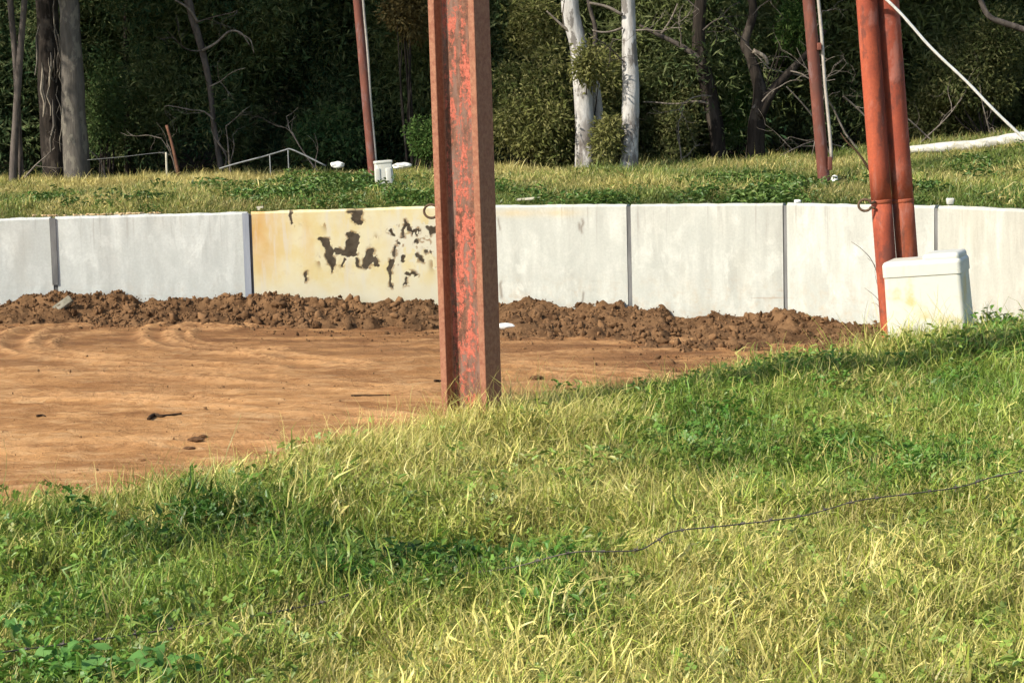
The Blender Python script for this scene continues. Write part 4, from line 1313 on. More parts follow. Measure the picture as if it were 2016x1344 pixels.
for k, ((x, y), d, L, r, lb) in enumerate(fallL):
    p_ = at(x, y, 40.0)
    p_[2] = ground_at(p_) - 0.03
    o = obj('dead_branch', twig_mesh('dead_branch', M['dead'], p_, d, L, r, 140 + k, 2))
    tag(o, lb, 'dead branch', 'dead branches at the wood edge')

# ------------------------------------------------------------------ verge grass beyond the wall
rngG = np.random.default_rng(31)
vsrc = [blade_clump('verge_source', 64, M['verge'], 0.05, 0.145, 0.012, 0.17, 0.95, 0.8, rngG, 4) for _ in range(4)]
vtall = [blade_clump('verge_tall_source', 34, M['verge'], 0.10, 0.25, 0.010, 0.16, 0.75, 0.6, rngG, 4) for _ in range(3)]
nV = 50000
X, Y = RNG.uniform(-13, 14.5, nV), RNG.uniform(18, 41.5, nV)
bk = Y - wall_y(X)
keep = (bk > 0.20) & seen_x(Y, X, 1.6)
keep &= RNG.uniform(size=nV) < np.clip(1.25 - (Y - 26) / 28, 0.55, 1)
X, Y, bk = X[keep], Y[keep], bk[keep]
Zg = far_z(X, Y)
dryv = np.clip(0.27 + 0.95 * fbm(X * 0.55, Y * 0.35, 0, 81, 4) + 0.35 * fbm(X * 2.2, Y * 1.2, 0, 82, 3) + 0.25 * sstep(31, 37, Y) - 0.40 * sstep(2.6, 0.5, bk), 0, 1)
dryv = np.where(X < -4.2, np.clip(dryv + 0.18, 0, 1), dryv)
lush = np.clip(0.5 - 0.9 * fbm(X * 0.35, Y * 0.35, 0, 81) + RNG.normal(0, 0.15, len(X)), 0, 1)
hum = fbm(X * 1.3, Y * 0.9, 0, 84, 3)
tall = (1.2 * fbm(X * 0.9, Y * 0.7, 0, 83) + 0.45 * sstep(35.5, 38.5, Y) + RNG.normal(0, 0.2, len(X))) > 0.42
idx = np.where(tall, 4 + RNG.integers(0, 3, len(X)), RNG.integers(0, 4, len(X)))
scl = RNG.uniform(0.5, 1.2, len(X)) * (1 + 0.7 * hum) * (0.45 + 0.55 * sstep(0.2, 1.4, bk))
for px_, py_, dd_ in ((756, 367, 31.8), (736, 365, 33.5), (1623, 365, 30.5), (1640, 356, 30.4)):
    q_ = at(px_, py_, dd_)
    near_ = (np.abs(X - q_[0] * Y / q_[1]) < 0.42) & (Y > q_[1] - 2.6) & (Y < q_[1] + 0.3)
    scl = np.where(near_, scl * 0.4, scl)
o = scatter('verge_grass', np.c_[X, Y, Zg], np.c_[RNG.normal(0, 0.3, len(X)), RNG.normal(0, 0.3, len(X)), RNG.uniform(0, 6.28, len(X))], scl, idx, vsrc + vtall,
            {'dry': dryv, 'lush': lush, 'bright': np.clip(RNG.uniform(0.75, 1.2, len(X)) + 0.35 * hum, 0.5, 1.5)})
tag(o, 'rough yellow green grass between the wall and the wood', 'grass', kind='stuff')

# broad-leaved weeds on the verge
wsrc = [leaf_clump('weed_source', 60, M['weed'], rngG, 0.040, 0.04, 0.19, 0.24, False) for _ in range(3)]
def weed_patch(name, label, patches, seed):
    rng = np.random.default_rng(seed)
    P_ = []
    for x0, y0, x1, y1, nn in patches:
        for _ in range(nn):
            z = 1.46
            p_ = on_z(rng.normal((x0 + x1) / 2, (x1 - x0) / 3.4), rng.normal((y0 + y1) / 2, (y1 - y0) / 3.2), z)
            if fbm(np.array([p_[0] * 1.6]), np.array([p_[1] * 0.8]), 0, seed)[0] < -0.12: continue
            p_[2] = far_z(p_[0], p_[1])
            if 29.6 < p_[1] < 32.0 and abs(p_[0] - (-2.0) * p_[1] / 31.8) < 0.35: continue
            if p_[1] - wall_y(p_[0]) > 0.25:
                P_.append(p_)
    P_ = np.array(P_); k = len(P_)
    o = scatter(name, P_, np.c_[rng.normal(0, 0.15, k), rng.normal(0, 0.15, k), rng.uniform(0, 6.28, k)], rng.uniform(0.55, 1.2, k), rng.integers(0, 3, k), wsrc,
                {'dry': rng.uniform(0, 0.15, k), 'lush': rng.uniform(0.3, 1, k), 'bright': rng.uniform(0.75, 1.25, k)})
    tag(o, label, 'weeds', kind='stuff')
weed_patch('broad_weeds', 'dark green broad leaved weeds thickest above the yellow panel', [(470, 372, 880, 400, 420), (560, 362, 720, 385, 120), (930, 388, 1250, 399, 35), (-40, 398, 460, 412, 45)], 3)
weed_patch('low_weeds', 'low dark green weeds near the foot of the far rusty pole', [(1350, 362, 1610, 384, 150), (1420, 385, 1560, 398, 60), (1780, 385, 1850, 402, 40), (1830, 330, 2050, 370, 25)], 4)

# ------------------------------------------------------------------ near grass
gs = []
for _ in range(4): gs.append(blade_clump('grass_source', 120, M['grass'], 0.07, 0.19, 0.0058, 0.15, 1.05, 1.05, rngG, 6, 0.50))     # tangled
for _ in range(3): gs.append(blade_clump('grass_tuft_source', 84, M['grass'], 0.10, 0.23, 0.0055, 0.11, 0.75, 0.85, rngG, 6, 0.50))    # taller tuft
for _ in range(2): gs.append(blade_clump('grass_stalk_source', 9, M['grass'], 0.18, 0.34, 0.0038, 0.12, 0.5, 0.5, rngG, 6, 0.3))    # seed stalks
clov = [leaf_clump('clover_source', 46, M['clover'], rngG, 0.014, 0.02, 0.13, 0.10, True) for _ in range(3)]
herb = [leaf_clump('herb_source', 40, M['clover'], rngG, 0.016, 0.03, 0.16, 0.09, False) for _ in range(2)]
gs += clov + herb
for _ in range(2): gs.append(blade_clump('thatch_source', 110, M['grass'], 0.06, 0.16, 0.0045, 0.17, 1.6, 1.0, rngG, 4, 0.25))

def gpos(x, y, dz=0.12):
    p_ = on_z(x, y, 0.92 + dz)
    return p_[0], p_[1]
def zone(X, Y, lst):
    w = np.zeros_like(X)
    for x, y, sx, sy, a in lst:       # photo position, size in photo pixels
        cx, cy = gpos(x, y)
        l, r_ = gpos(x - sx, y), gpos(x + sx, y)
        f, b = gpos(x, y + sy), gpos(x, y - sy)
        w = np.maximum(w, a * np.exp(-(((X - cx) / ((r_[0] - l[0]) / 2)) ** 2 + ((Y - cy) / ((b[1] - f[1]) / 2)) ** 2)))
    return w
nG = 40000
X, Y = RNG.uniform(-4.6, 6.2, nG), RNG.uniform(4.0, 15.6, nG)
s = Y - crest_y(X)
edge = fbm(X * 1.6, Y * 1.6, 0, 131)
dens = np.clip(1.15 - sstep(-0.45, 0.30, s + 0.25 * edge) * 1.06, 0.0, 1)
dens = np.where(s > 0.75, 0, dens)
gap = fbm(X * 4.5, Y * 4.5, 0, 135, 3)
dens = dens * np.clip(1.0 + 1.5 * gap, 0.18, 1)
keep = seen_x(Y, X, 1.7) & (RNG.uniform(size=nG) < dens) & (s < 0.8)
X, Y, s, gap = X[keep], Y[keep], s[keep], gap[keep]
m = len(X)
green = zone(X, Y, [(150, 1180, 260, 110, 0.75), (120, 1310, 240, 70, 0.9), (820, 1090, 210, 55, 1.0), (1080, 1080, 110, 50, 1.0), (1120, 1170, 110, 40, 0.8), (330, 1010, 300, 45, 0.85), (1420, 850, 160, 75, 0.75),
                    (1760, 900, 230, 45, 0.95), (1880, 770, 190, 70, 0.75), (1560, 780, 150, 50, 0.6), (620, 1060, 140, 50, 0.8), (1980, 690, 90, 40, 0.9)])
dryz = zone(X, Y, [(960, 870, 260, 70, 0.75), (1650, 1150, 500, 130, 0.55), (1300, 1060, 170, 45, 0.6), (900, 1290, 300, 90, 0.5), (700, 930, 200, 30, 0.7), (1850, 1010, 220, 60, 0.55), (1500, 1300, 500, 80, 0.5), (1150, 940, 200, 50, 0.4)])
nz = fbm(X * 1.5, Y * 1.5, 0, 141)
nzf = fbm(X * 5, Y * 5, 0, 143)
dry = np.clip(0.27 + 0.46 * dryz - 0.42 * green + 0.30 * nz + 0.16 * nzf + 0.35 * sstep(-0.30, 0.15, s), 0, 1)
lush = np.clip(0.16 + 0.9 * green - 0.3 * dryz + 0.30 * nzf + RNG.normal(0, 0.12, m), 0, 1)
u = RNG.uniform(size=m)
kind = np.where(u < 0.62, RNG.integers(0, 4, m), np.where(u < 0.93, 4 + RNG.integers(0, 3, m), 7 + RNG.integers(0, 2, m)))
cl = zone(X, Y, [(1090, 1075, 120, 45, 1.0), (860, 1085, 200, 45, 0.9), (1780, 895, 200, 35, 0.8), (120, 1290, 200, 70, 0.75), (1130, 1160, 80, 40, 0.7), (1340, 800, 90, 40, 0.4), (500, 1100, 100, 30, 0.4)])
isc = RNG.uniform(size=m) < np.clip(cl * 0.55 + 0.07 + 0.10 * (fbm(X * 2.3, Y * 2.3, 0, 147) > 0.25), 0, 1)
kind = np.where(isc, 9 + RNG.integers(0, 5, m), kind)
scl = RNG.uniform(0.65, 1.15, m) * (1 + 0.25 * nz + 0.45 * gap) * (1 - 0.25 * sstep(0.0, 0.5, s))
scl = np.clip(np.where(isc, RNG.uniform(0.8, 1.35, m), scl), 0.35, 1.3)
shadez = zone(X, Y, [(330, 1030, 330, 32, 1.0), (830, 1085, 230, 50, 1.15), (640, 1050, 140, 34, 0.9), (130, 1050, 120, 30, 0.8), (1420, 850, 150, 60, 0.45), (1950, 760, 120, 40, 0.4)])  # bands of shade painted into the grass colour, with more herbs mixed in
scl = scl * (1 + 0.25 * shadez)
leanx = 0.55 * fbm(X * 0.8, Y * 0.8, 0, 151) + RNG.normal(0, 0.35, m)
leany = 0.55 * fbm(X * 0.8, Y * 0.8, 0, 153) + RNG.normal(0, 0.35, m)
shade_herb = RNG.uniform(size=m) < 0.55 * np.clip(shadez - 0.25, 0, 1)
kind = np.where(shade_herb, 9 + RNG.integers(0, 5, m), kind)
dry = np.clip(dry - 0.5 * shadez, 0, 1)
lush = np.clip(lush + 0.6 * shadez, 0, 1)
bright = np.clip(1 - 0.55 * shadez + 0.18 * nz + RNG.normal(0, 0.12, m), 0.38, 1.5)
# ragged tufts: (photo x, y, spread x, spread y, count, kinds, scale, dry, lush)
ex = []
for x, y, sx_, sy_, k_, kinds, sc_, dr_, lu_ in ((930, 842, 75, 11, 190, (4, 5, 7, 8, 7, 8), 1.05, 0.85, 0.1), (860, 862, 80, 12, 70, (4, 5, 7, 8), 0.9, 0.8, 0.1), (1070, 822, 100, 14, 150, (4, 6, 7, 8, 7, 8), 0.95, 0.8, 0.1),
        (1830, 705, 80, 9, 220, (4, 5, 6, 7, 8, 12), 1.45, 0.4, 0.3), (1960, 690, 50, 14, 160, (4, 5, 6, 12, 13), 1.5, 0.2, 0.8), (1700, 715, 60, 10, 60, (4, 5, 7), 0.9, 0.5, 0.4), (1400, 785, 120, 14, 120, (4, 5, 6, 7, 12, 13), 1.05, 0.3, 0.6),
        (1560, 750, 90, 14, 130, (4, 5, 6, 12, 13), 1.2, 0.3, 0.7), (720, 905, 120, 16, 170, (4, 7, 8, 7, 8), 0.95, 0.9, 0.0), (430, 975, 160, 10, 110, (4, 5, 7), 0.85, 0.35, 0.7), (150, 1000, 150, 10, 110, (4, 6, 7, 8), 0.85, 0.5, 0.5), (580, 1000, 12, 30, 5, (8,), 1.3, 1.0, 0.0)):
    for _ in range(k_):
        gx, gy = gpos(RNG.normal(x, sx_), RNG.normal(y, sy_), 0.10)
        ex.append((gx, gy, kinds[RNG.integers(0, len(kinds))], sc_ * RNG.uniform(0.7, 1.2), np.clip(dr_ + RNG.normal(0, 0.2), 0, 1), np.clip(lu_ + RNG.normal(0, 0.15), 0, 1)))
# flat dead thatch everywhere between the tufts
nT = 9000
tx, ty = RNG.uniform(-3.6, 5.0, nT), RNG.uniform(4.6, 14.6, nT)
tk = seen_x(ty, tx, 0.5) & (ty < crest_y(tx) + 0.15)
for gx, gy in zip(tx[tk], ty[tk]):
    ex.append((gx, gy, 14 + RNG.integers(0, 2), RNG.uniform(0.8, 1.3), RNG.uniform(0.6, 1.0), 0.1))
ex = np.array(ex, float)
Xa, Ya = np.r_[X, ex[:, 0]], np.r_[Y, ex[:, 1]]
ne = len(ex)
thatch = ex[:, 2] >= 14
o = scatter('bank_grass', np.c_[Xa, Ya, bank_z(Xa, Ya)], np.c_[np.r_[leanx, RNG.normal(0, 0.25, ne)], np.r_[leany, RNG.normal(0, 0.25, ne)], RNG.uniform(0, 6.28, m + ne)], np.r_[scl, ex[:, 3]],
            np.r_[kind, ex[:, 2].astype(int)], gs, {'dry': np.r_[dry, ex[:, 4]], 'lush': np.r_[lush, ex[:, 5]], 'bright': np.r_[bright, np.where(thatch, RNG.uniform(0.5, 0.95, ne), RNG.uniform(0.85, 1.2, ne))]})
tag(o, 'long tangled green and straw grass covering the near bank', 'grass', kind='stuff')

# broad-leaved weeds in the near corner: each leaf a part
def broad_weed(x, y, nl, size, seed, label):
    rng = np.random.default_rng(seed)
    cx, cy = gpos(x, y, 0.12)
    z0 = float(bank_z(cx, cy))
    t = thing('broadleaf_weed', label, 'weed', (cx, cy, z0), 'broad leaved weeds in the grass')
    for k in range(nl):
        az = k / nl * 6.28 + rng.normal(0, 0.3)
        L, W = size * rng.uniform(0.75, 1.2), size * rng.uniform(0.34, 0.46)
        V, Fc = [], []
        ns = 6
        st = 0.11 + rng.uniform(0, 0.05)
        for i_ in range(ns + 1):
            k_ = i_ / ns
            w = W * math.sin(math.pi * (0.06 + 0.92 * k_) ** 0.85) * 0.5 + 0.002
            r_ = 0.02 + L * k_
            zz = st + 0.30 * L * k_ - 0.45 * L * k_ * k_
            for sgn in (-1, 0, 1):
                px_, py_ = r_, sgn * w * (1 + 0.08 * math.sin(9 * k_ + k))
                V.append((cx + px_ * math.cos(az) - py_ * math.sin(az), cy + px_ * math.sin(az) + py_ * math.cos(az), z0 + zz + (0.12 * w if sgn else 0) + 0.01 * math.sin(8 * k_ + sgn)))
        for i_ in range(ns):
            for q_ in (0, 1):
                b_ = 3 * i_ + q_
                Fc.append((b_, b_ + 1, b_ + 4, b_ + 3))
        V.append((cx, cy, z0)); V.append((cx + 0.004, cy, z0)); Fc.append((len(V) - 2, len(V) - 1, 2, 0))
        tn = rng.uniform(0, 1)
        obj('leaf', make_mesh('leaf', np.array(V), Fc, M['broadleaf'], True, {'tint': np.full(len(V), tn), 'rnd': np.full(len(V), rng.uniform(0, 0.7))}), t)
broad_weed(120, 1300, 8, 0.105, 1, 'pale green broad leaved weed low in the near corner')
broad_weed(185, 1330, 7, 0.085, 2, 'small broad leaved weed at the picture\'s bottom edge, between two larger ones')
broad_weed(320, 1325, 6, 0.125, 3, 'broad leaved weed with the largest leaves, at the bottom edge')
broad_weed(30, 1235, 6, 0.06, 4, 'little round leaved weed at the picture\'s edge, above the corner weeds')

# ------------------------------------------------------------------ steel beam in front
def bank_ground(p): return float(bank_z(p[0], p[1]))
D_BEAM = 10.0
b_bot, b_top = at(930.5, 840, D_BEAM), at(902.5, 0, D_BEAM)
ax = (b_top - b_bot); ax /= np.linalg.norm(ax)
base_z = bank_ground(b_bot) - 0.35
b0 = b_bot + ax * ((base_z - b_bot[2]) / ax[2])
beam = thing('steel_beam', 'rusty red steel I beam standing upright in the near grass', 'steel beam', (b0[0], b0[1], base_z + 0.35))
bw, bh, tf, tw, fil = 0.150, 0.262, 0.036, 0.016, 0.010     # flange width, depth, flange and web thickness
prof = []
x1, y1 = bh / 2, bw / 2
half = [(x1, -y1), (x1, y1), (x1 - tf, y1), (x1 - tf, tw / 2 + fil), (x1 - tf - fil, tw / 2), (-x1 + tf + fil, tw / 2), (-x1 + tf, tw / 2 + fil), (-x1 + tf, y1), (-x1, y1),
        (-x1, -y1), (-x1 + tf, -y1), (-x1 + tf, -tw / 2 - fil), (-x1 + tf + fil, -tw / 2), (x1 - tf - fil, -tw / 2), (x1 - tf, -tw / 2 - fil), (x1 - tf, -y1)]
th = rad(-30)       # web turned so that it faces a little left of the viewer
bm = bmesh.new()
bot = [bm.verts.new((px_ * math.cos(th) - py_ * math.sin(th), px_ * math.sin(th) + py_ * math.cos(th), 0)) for px_, py_ in half]
fc = bm.faces.new(bot)
r = bmesh.ops.extrude_face_region(bm, geom=[fc])
top = [v_ for v_ in r['geom'] if isinstance(v_, bmesh.types.BMVert)]
Lb = 6.0
bmesh.ops.translate(bm, verts=top, vec=Vector((ax[0] / ax[2] * Lb, ax[1] / ax[2] * Lb, Lb)))
vert_e = [e for e in bm.edges if abs(e.verts[0].co.z - e.verts[1].co.z) > 1]
bmesh.ops.bevel(bm, geom=vert_e, offset=0.0045, segments=2, affect='EDGES', profile=0.5)
bmesh.ops.recalc_face_normals(bm, faces=bm.faces[:])
me = bpy.data.meshes.new('beam_section')
bm.to_mesh(me); bm.free()
# flanges carry less paint than the web
va = me.attributes.new('val', 'FLOAT', 'POINT')
for i_, v_ in enumerate(me.vertices):
    x_ = v_.co.x - ax[0] / ax[2] * v_.co.z; y_ = v_.co.y - ax[1] / ax[2] * v_.co.z
    lx = x_ * math.cos(th) + y_ * math.sin(th)
    va.data[i_].value = 1.0 if abs(lx) > x1 - tf - 0.004 else 0.0
me.materials.append(M['beam'])
o = bpy.data.objects.new('beam_section', me); COL.objects.link(o); o.parent = beam; o.location = (0, 0, -0.35)

def hook(parent, px, py, depth, r, name='cable_hook', rw=0.012):
    """C-shaped steel eye, open towards the post"""
    c_ = at(px, py, depth)
    pts = []
    for a_ in np.linspace(rad(20), rad(340), 22):
        pts.append(c_ + np.array((math.cos(a_) * r, -0.25 * r * math.cos(a_), math.sin(a_) * r * 0.92)))
    pts = [pts[0] + np.array((r * 0.7, 0, 0.01))] + pts + [pts[-1] + np.array((r * 0.7, 0, -0.01))]
    mb = MB().tube(pts, rw, 8, 0, 1, 2)
    obj(name, mb.mesh(name, M['hook'], True), parent)
hook(beam, 849, 416, D_BEAM + 0.12, 0.036, rw=0.0065)

# ------------------------------------------------------------------ twin orange pipes
D_PIPE = 13.2
pl_b, pl_t = at(1743, 500, D_PIPE), at(1706, 0, D_PIPE)
pr_b, pr_t = at(1785.5, 500, D_PIPE + 0.05), at(1748, 0, D_PIPE + 0.05)
def pipe_line(b, t, zlow, zhigh):
    d = (t - b) / (t[2] - b[2])
    return b + d * (zlow - b[2]), b + d * (zhigh - b[2])
gz = bank_ground(pl_b)
l0, l1 = pipe_line(pl_b, pl_t, gz - 0.4, 5.2)
r0, r1 = pipe_line(pr_b, pr_t, gz - 0.4, 5.2)
twin = thing('twin_pipe_post', 'pair of orange red steel pipes standing side by side behind the white box', 'pipe post', (l0[0], l0[1], gz))
zj = at(1735, 397, D_PIPE)[2]
for (p0, p1, rr_) in ((l0, l1, 0.0668), (r0, r1, 0.0698)):
    d = (p1 - p0) / (p1[2] - p0[2])
    pj = p0 + d * (zj - p0[2])
    mb = MB().tube([pj, p1], [rr_, rr_], 24, 0.012, 3, 14, 1)
    up = obj('pipe', mb.mesh('pipe', M['pipe'], True), twin)
    mb = MB().tube([p0, pj - d * 0.004], [rr_ * 1.0, rr_ * 1.0], 24, 0.012, 3, 10, 2)
    obj('lower_pipe', mb.mesh('lower_pipe', M['pipe' if p0 is l0 else 'pipe_rust'], True), twin)
    mb = MB().tube([pj - d * 0.012, pj - d * 0.004, pj + d * 0.006, pj + d * 0.014], [rr_ * 1.005, rr_ * 1.045, rr_ * 1.045, rr_ * 1.005], 24, 0.02, 40, 1, 3)
    obj('weld_seam', mb.mesh('weld_seam', M['pipe_rust'], True), up)
# narrow gap plate that shows as a pale line between the pipes
hook(twin, 1703, 404, D_PIPE - 0.05, 0.040, rw=0.0085)

# guy rope
ra, rb = at(1738, -6, D_PIPE - 0.10), at(2016, 261, D_PIPE - 0.05)
d = (rb - ra)
k = (ra[2] - 0.88) / (ra[2] - rb[2])
re_ = ra + d * k
pts = []
for s_ in np.linspace(0, 1, 26):
    p_ = ra + (re_ - ra) * s_
    p_ = p_ + np.array((0.006 * math.sin(s_ * 37), 0.0, 0.005 * math.sin(s_ * 23 + 1) - 0.05 * math.sin(math.pi * s_)))
    pts.append(p_)
rope = thing('guy_rope', 'pale white guy rope slanting down from the twin orange pipes', 'rope', re_)
obj('rope', MB().tube(pts, 0.0095, 8, 0.12, 40, 4, 1).mesh('rope', M['rope'], True), rope)
mb = MB().tube([re_ + np.array((0.02, 0.02, -0.35)), re_ + np.array((0, 0, 0.06))], [0.018, 0.02], 8)
obj('anchor_peg', mb.mesh('anchor_peg', M['hook'], True), rope)
kn = MB().tube([ra + np.array((-0.10, 0.02, 0.02)), ra + np.array((-0.02, -0.005, 0.01)), ra + np.array((0.07, 0.0, 0.0)), ra + np.array((0.10, 0.05, 0.01))], 0.012, 8)
obj('rope_loop', kn.mesh('rope_loop', M['rope'], True), rope)

# ------------------------------------------------------------------ white plastic box in front of the pipes
D_BOX = 12.75
c_bot, c_top = at(1829, 720, D_BOX), at(1812, 512, D_BOX)
bx_up = (c_top - c_bot); Hbox = np.linalg.norm(bx_up); bx_up /= Hbox
wfront, depthb = 0.49, 0.28
yaw = rad(-24)
fx = np.array((math.cos(yaw), math.sin(yaw), 0.035)); fx /= np.linalg.norm(fx)
fy = np.cross(bx_up, fx); fy /= np.linalg.norm(fy)
fx = np.cross(fy, bx_up)
Bm = np.stack([fx, fy, bx_up], 1)
gzb = bank_ground(c_bot)
white = thing('plastic_box', 'big white plastic box tipped against the twin orange pipes', 'box', (c_bot[0], c_bot[1], gzb))
Hfull = Hbox + 0.12
V, Fc = bevel_box(wfront, depthb, Hfull - 0.085, 0.030, 7, 1.05, 'upright')
cen = c_top + fy * depthb / 2 - bx_up * (0.092 + (Hfull - 0.085) / 2)
mb = MB().add(V @ Bm.T + cen, Fc, 1.0)
obj('body', mb.mesh('body', M['plastic']), white)
V, Fc = bevel_box(wfront + 0.013, depthb + 0.013, 0.098, 0.032, 7, 1.0, 'top')
cen = c_top + fy * depthb / 2 - bx_up * 0.049
lid = obj('lid', MB().add(V @ Bm.T + cen, Fc, 0.6).mesh('lid', M['plastic']), white)
V, Fc = bevel_box(0.235, depthb * 0.96, 0.07, 0.026, 6, 1.0, 'top')
cen = c_top + fy * depthb / 2 + fx * (wfront / 2 - 0.122) - bx_up * 0.002
obj('raised_rim', MB().add(V @ Bm.T + cen, Fc, 0.2).mesh('raised_rim', M['plastic']), lid)

# ------------------------------------------------------------------ the two far posts
def far_post(name, label, bot, top, w, cab_bot, cab_top, cw, depth, lump=None):
    b, t = at(*bot, depth), at(*top, depth)
    gz_ = ground_at(b)
    b0_, t0_ = pipe_line(b, t, gz_ - 0.3, 6.5)
    o = thing(name, label, 'post', (b0_[0], b0_[1], gz_), 'far posts beyond the wall')
    r_ = w * depth / F_PX / 2
    obj('pipe', MB().tube([b0_, t0_], [r_, r_], 16, 0.02, 4, 16, 4).mesh('pipe', M['pipe_far'], True), o)
    cb, ct = at(*cab_bot, depth - 0.02), at(*cab_top, depth - 0.02)
    c0_, c1_ = pipe_line(cb, ct, cb[2], 6.4)
    pts = [c0_ + (c1_ - c0_) * s_ + np.array((0.006 * math.sin(s_ * 19), 0, 0)) for s_ in np.linspace(0, 1, 14)]
    obj('cable', MB().tube(pts, cw * depth / F_PX / 2, 8, 0, 1, 3).mesh('cable', M['cable'], True), o)
    return o, b0_, r_
pa, _, _ = far_post('leaning_post', 'thin rusty pole with pale cable, beside the small white bin', (736, 365), (704, 0), 18, (741, 345), (715, 0), 5.5, 33.5)
pb, pb0, rr_ = far_post('rusty_post', 'thick rusty pole with pale cable, beyond the wall near the twin orange pipes', (1623, 365), (1592, 0), 24, (1637, 315), (1611, 0), 7, 30.5)
for px_, py_ in ((1613, 92), (1634, 322)):
    c_ = at(px_, py_, 30.42)
    V, Fc = bevel_box(0.065, 0.05, 0.11 if py_ < 200 else 0.20, 0.012, 3)
    obj('bracket', MB().add(V + c_, Fc).mesh('bracket', M['pipe_far'], True), pb)

# small white bin at the far pole
c_ = at(756, 340, 31.8)
gzb = float(far_z(c_[0], c_[1]))
binr = thing('white_bin', 'small dented white bin at the foot of the thin rusty pole', 'bin', (c_[0], c_[1], gzb))
V, Fc = bevel_box(0.25, 0.24, 0.50, 0.025, 3, 1.14)
V = np.array(V)
dent = np.exp(-(((V[:, 0]) / 0.06) ** 2)) * (V[:, 1] < 0) * (V[:, 2] < 0.15)
bmz = c_ + np.array((0, 0, at(756, 318, 31.8)[2] - c_[2] - 0.25))
Rz = rot3(0, rad(-3), rad(12))
bin_body = MB().add(V @ Rz.T + bmz, Fc, 0.1)
obj('body', bin_body.mesh('body', M['plastic'], True), binr)
V, Fc = bevel_box(0.27, 0.26, 0.05, 0.015, 3)
obj('rim', MB().add(V @ Rz.T + bmz + np.array((-0.013, 0, 0.24)), Fc, 0.1).mesh('rim', M['plastic'], True), binr)
for sx_ in (-0.085, 0.085):
    V, Fc = bevel_box(0.085, 0.03, 0.40, 0.012, 2, 1.1)
    obj('rib', MB().add(V @ Rz.T + bmz + np.array((sx_, -0.125 + 0.2 * sx_, -0.05)), Fc, 0.1).mesh('rib', M['plastic'], True), binr)

# ------------------------------------------------------------------ small things
def lump(name, label, px, py, depth, sx, sy, sz, mat, seed, cat, group=None, zfix=None):
    c_ = at(px, py, depth)
    if zfix is not None: c_[2] = zfix
    bm_ = bmesh.new()
    bmesh.ops.create_icosphere(bm_, subdivisions=3, radius=1.0)
    for v_ in bm_.verts:
        q_ = v_.co
        f = 1 + 0.4 * float(fbm(q_.x * 1.5 + seed, q_.y * 1.5, q_.z * 1.5, seed, 3))
        v_.co = Vector((q_.x * f * sx, q_.y * f * sy, q_.z * f * sz))
    V = np.array([v_.co[:] for v_ in bm_.verts]); bm_.verts.index_update()
    Fc = [tuple(v_.index for v_ in f.verts) for f in bm_.faces]
    bm_.free()
    o = obj(name, make_mesh(name, V, Fc, M[mat]), None, c_)
    return tag(o, label, cat, group)
lump('white_rubble', 'flat white lump in the grass left of the thin rusty pole', 665, 325, 37.0, 0.13, 0.1, 0.06, 'white_rock', 3, 'rubble', 'white rubble on the verge')
lump('white_rubble', 'long low white lump right of the small white bin', 790, 327, 36.0, 0.17, 0.1, 0.06, 'white_rock', 5, 'rubble', 'white rubble on the verge')
lump('white_rubble', 'white lump at the foot of the thick rusty pole', 1643, 354, 30.4, 0.055, 0.05, 0.07, 'white_rock', 7, 'rubble', 'white rubble on the verge')
lump('white_rubble', 'tiny white crumb on the wall top above a panel joint', 1570, 398, float(J[7][1]) + 0.0, 0.045, 0.04, 0.025, 'white_rock', 9, 'rubble', 'white rubble on the verge', WALL_TOP + 0.015)
# small pale tub on the wall top at right
c_ = on_z(1873, 404, WALL_TOP)
V, Fc = bevel_box(0.085, 0.085, 0.075, 0.012, 2, 0.8)
o = obj('tub', MB().add(V, Fc, 0.1).mesh('tub', M['plastic'], True), None, (c_[0], c_[1] + 0.06, WALL_TOP + 0.038))
tag(o, 'small white tub standing on the wall top right of the orange pipes', 'tub')
c_ = on_z(511, 414, WALL_TOP)
mbt = MB(); mbt.box((0, 0, 0), 0.085, 0.03, 0.02); mbt.box((-0.015, 0, -0.022), 0.03, 0.03, 0.026)
o = obj('wood_chip', mbt.mesh('wood_chip', M['old_wood']), None, (c_[0], c_[1] + 0.05, WALL_TOP + 0.038))
tag(o, 'tiny pale wood chip lying on the wall top over the yellow panel', 'wood chip')

# plank in the verge grass
c_ = on_z(398, 388, 1.50)
V, Fc = bevel_box(0.36, 0.10, 0.035, 0.006, 2)
o = obj('plank', MB().add(V @ rot3(0, rad(-1), rad(6)).T, Fc).mesh('plank', M['old_wood']), None, c_)
tag(o, 'short pale plank lying on the grass above the wall', 'plank')
c_ = on_z(1035, 392, 1.47)
V, Fc = bevel_box(0.24, 0.07, 0.03, 0.006, 2)
o = obj('plank', MB().add(V @ rot3(0, rad(-3), rad(-8)).T, Fc).mesh('plank', M['old_wood']), None, c_)
tag(o, 'weathered plank half hidden in grass right of the red beam', 'plank')

# leaf litter crumbs along the wall top at left
mbl = MB()
rng = np.random.default_rng(8)
for k in range(70):
    x = rng.uniform(60, 320)
    y0 = np.interp(x, (0, 103, 490), (427, 427, 417))
    c_ = on_z(x, y0, WALL_TOP)
    V, Fc = bevel_box(rng.uniform(0.02, 0.07), rng.uniform(0.02, 0.04), rng.uniform(0.008, 0.02), 0.003, 1)
    mbl.add(V @ rot3(rng.normal(0, 0.3), rng.normal(0, 0.3), rng.uniform(0, 3)).T + np.array((c_[0], c_[1] + rng.uniform(0.03, 0.16), WALL_TOP + 0.012)), Fc)
o = obj('leaf_litter', mbl.mesh('leaf_litter', M['litter']))
tag(o, 'brown leaf litter strewn along the wall top', 'leaf litter', kind='stuff')

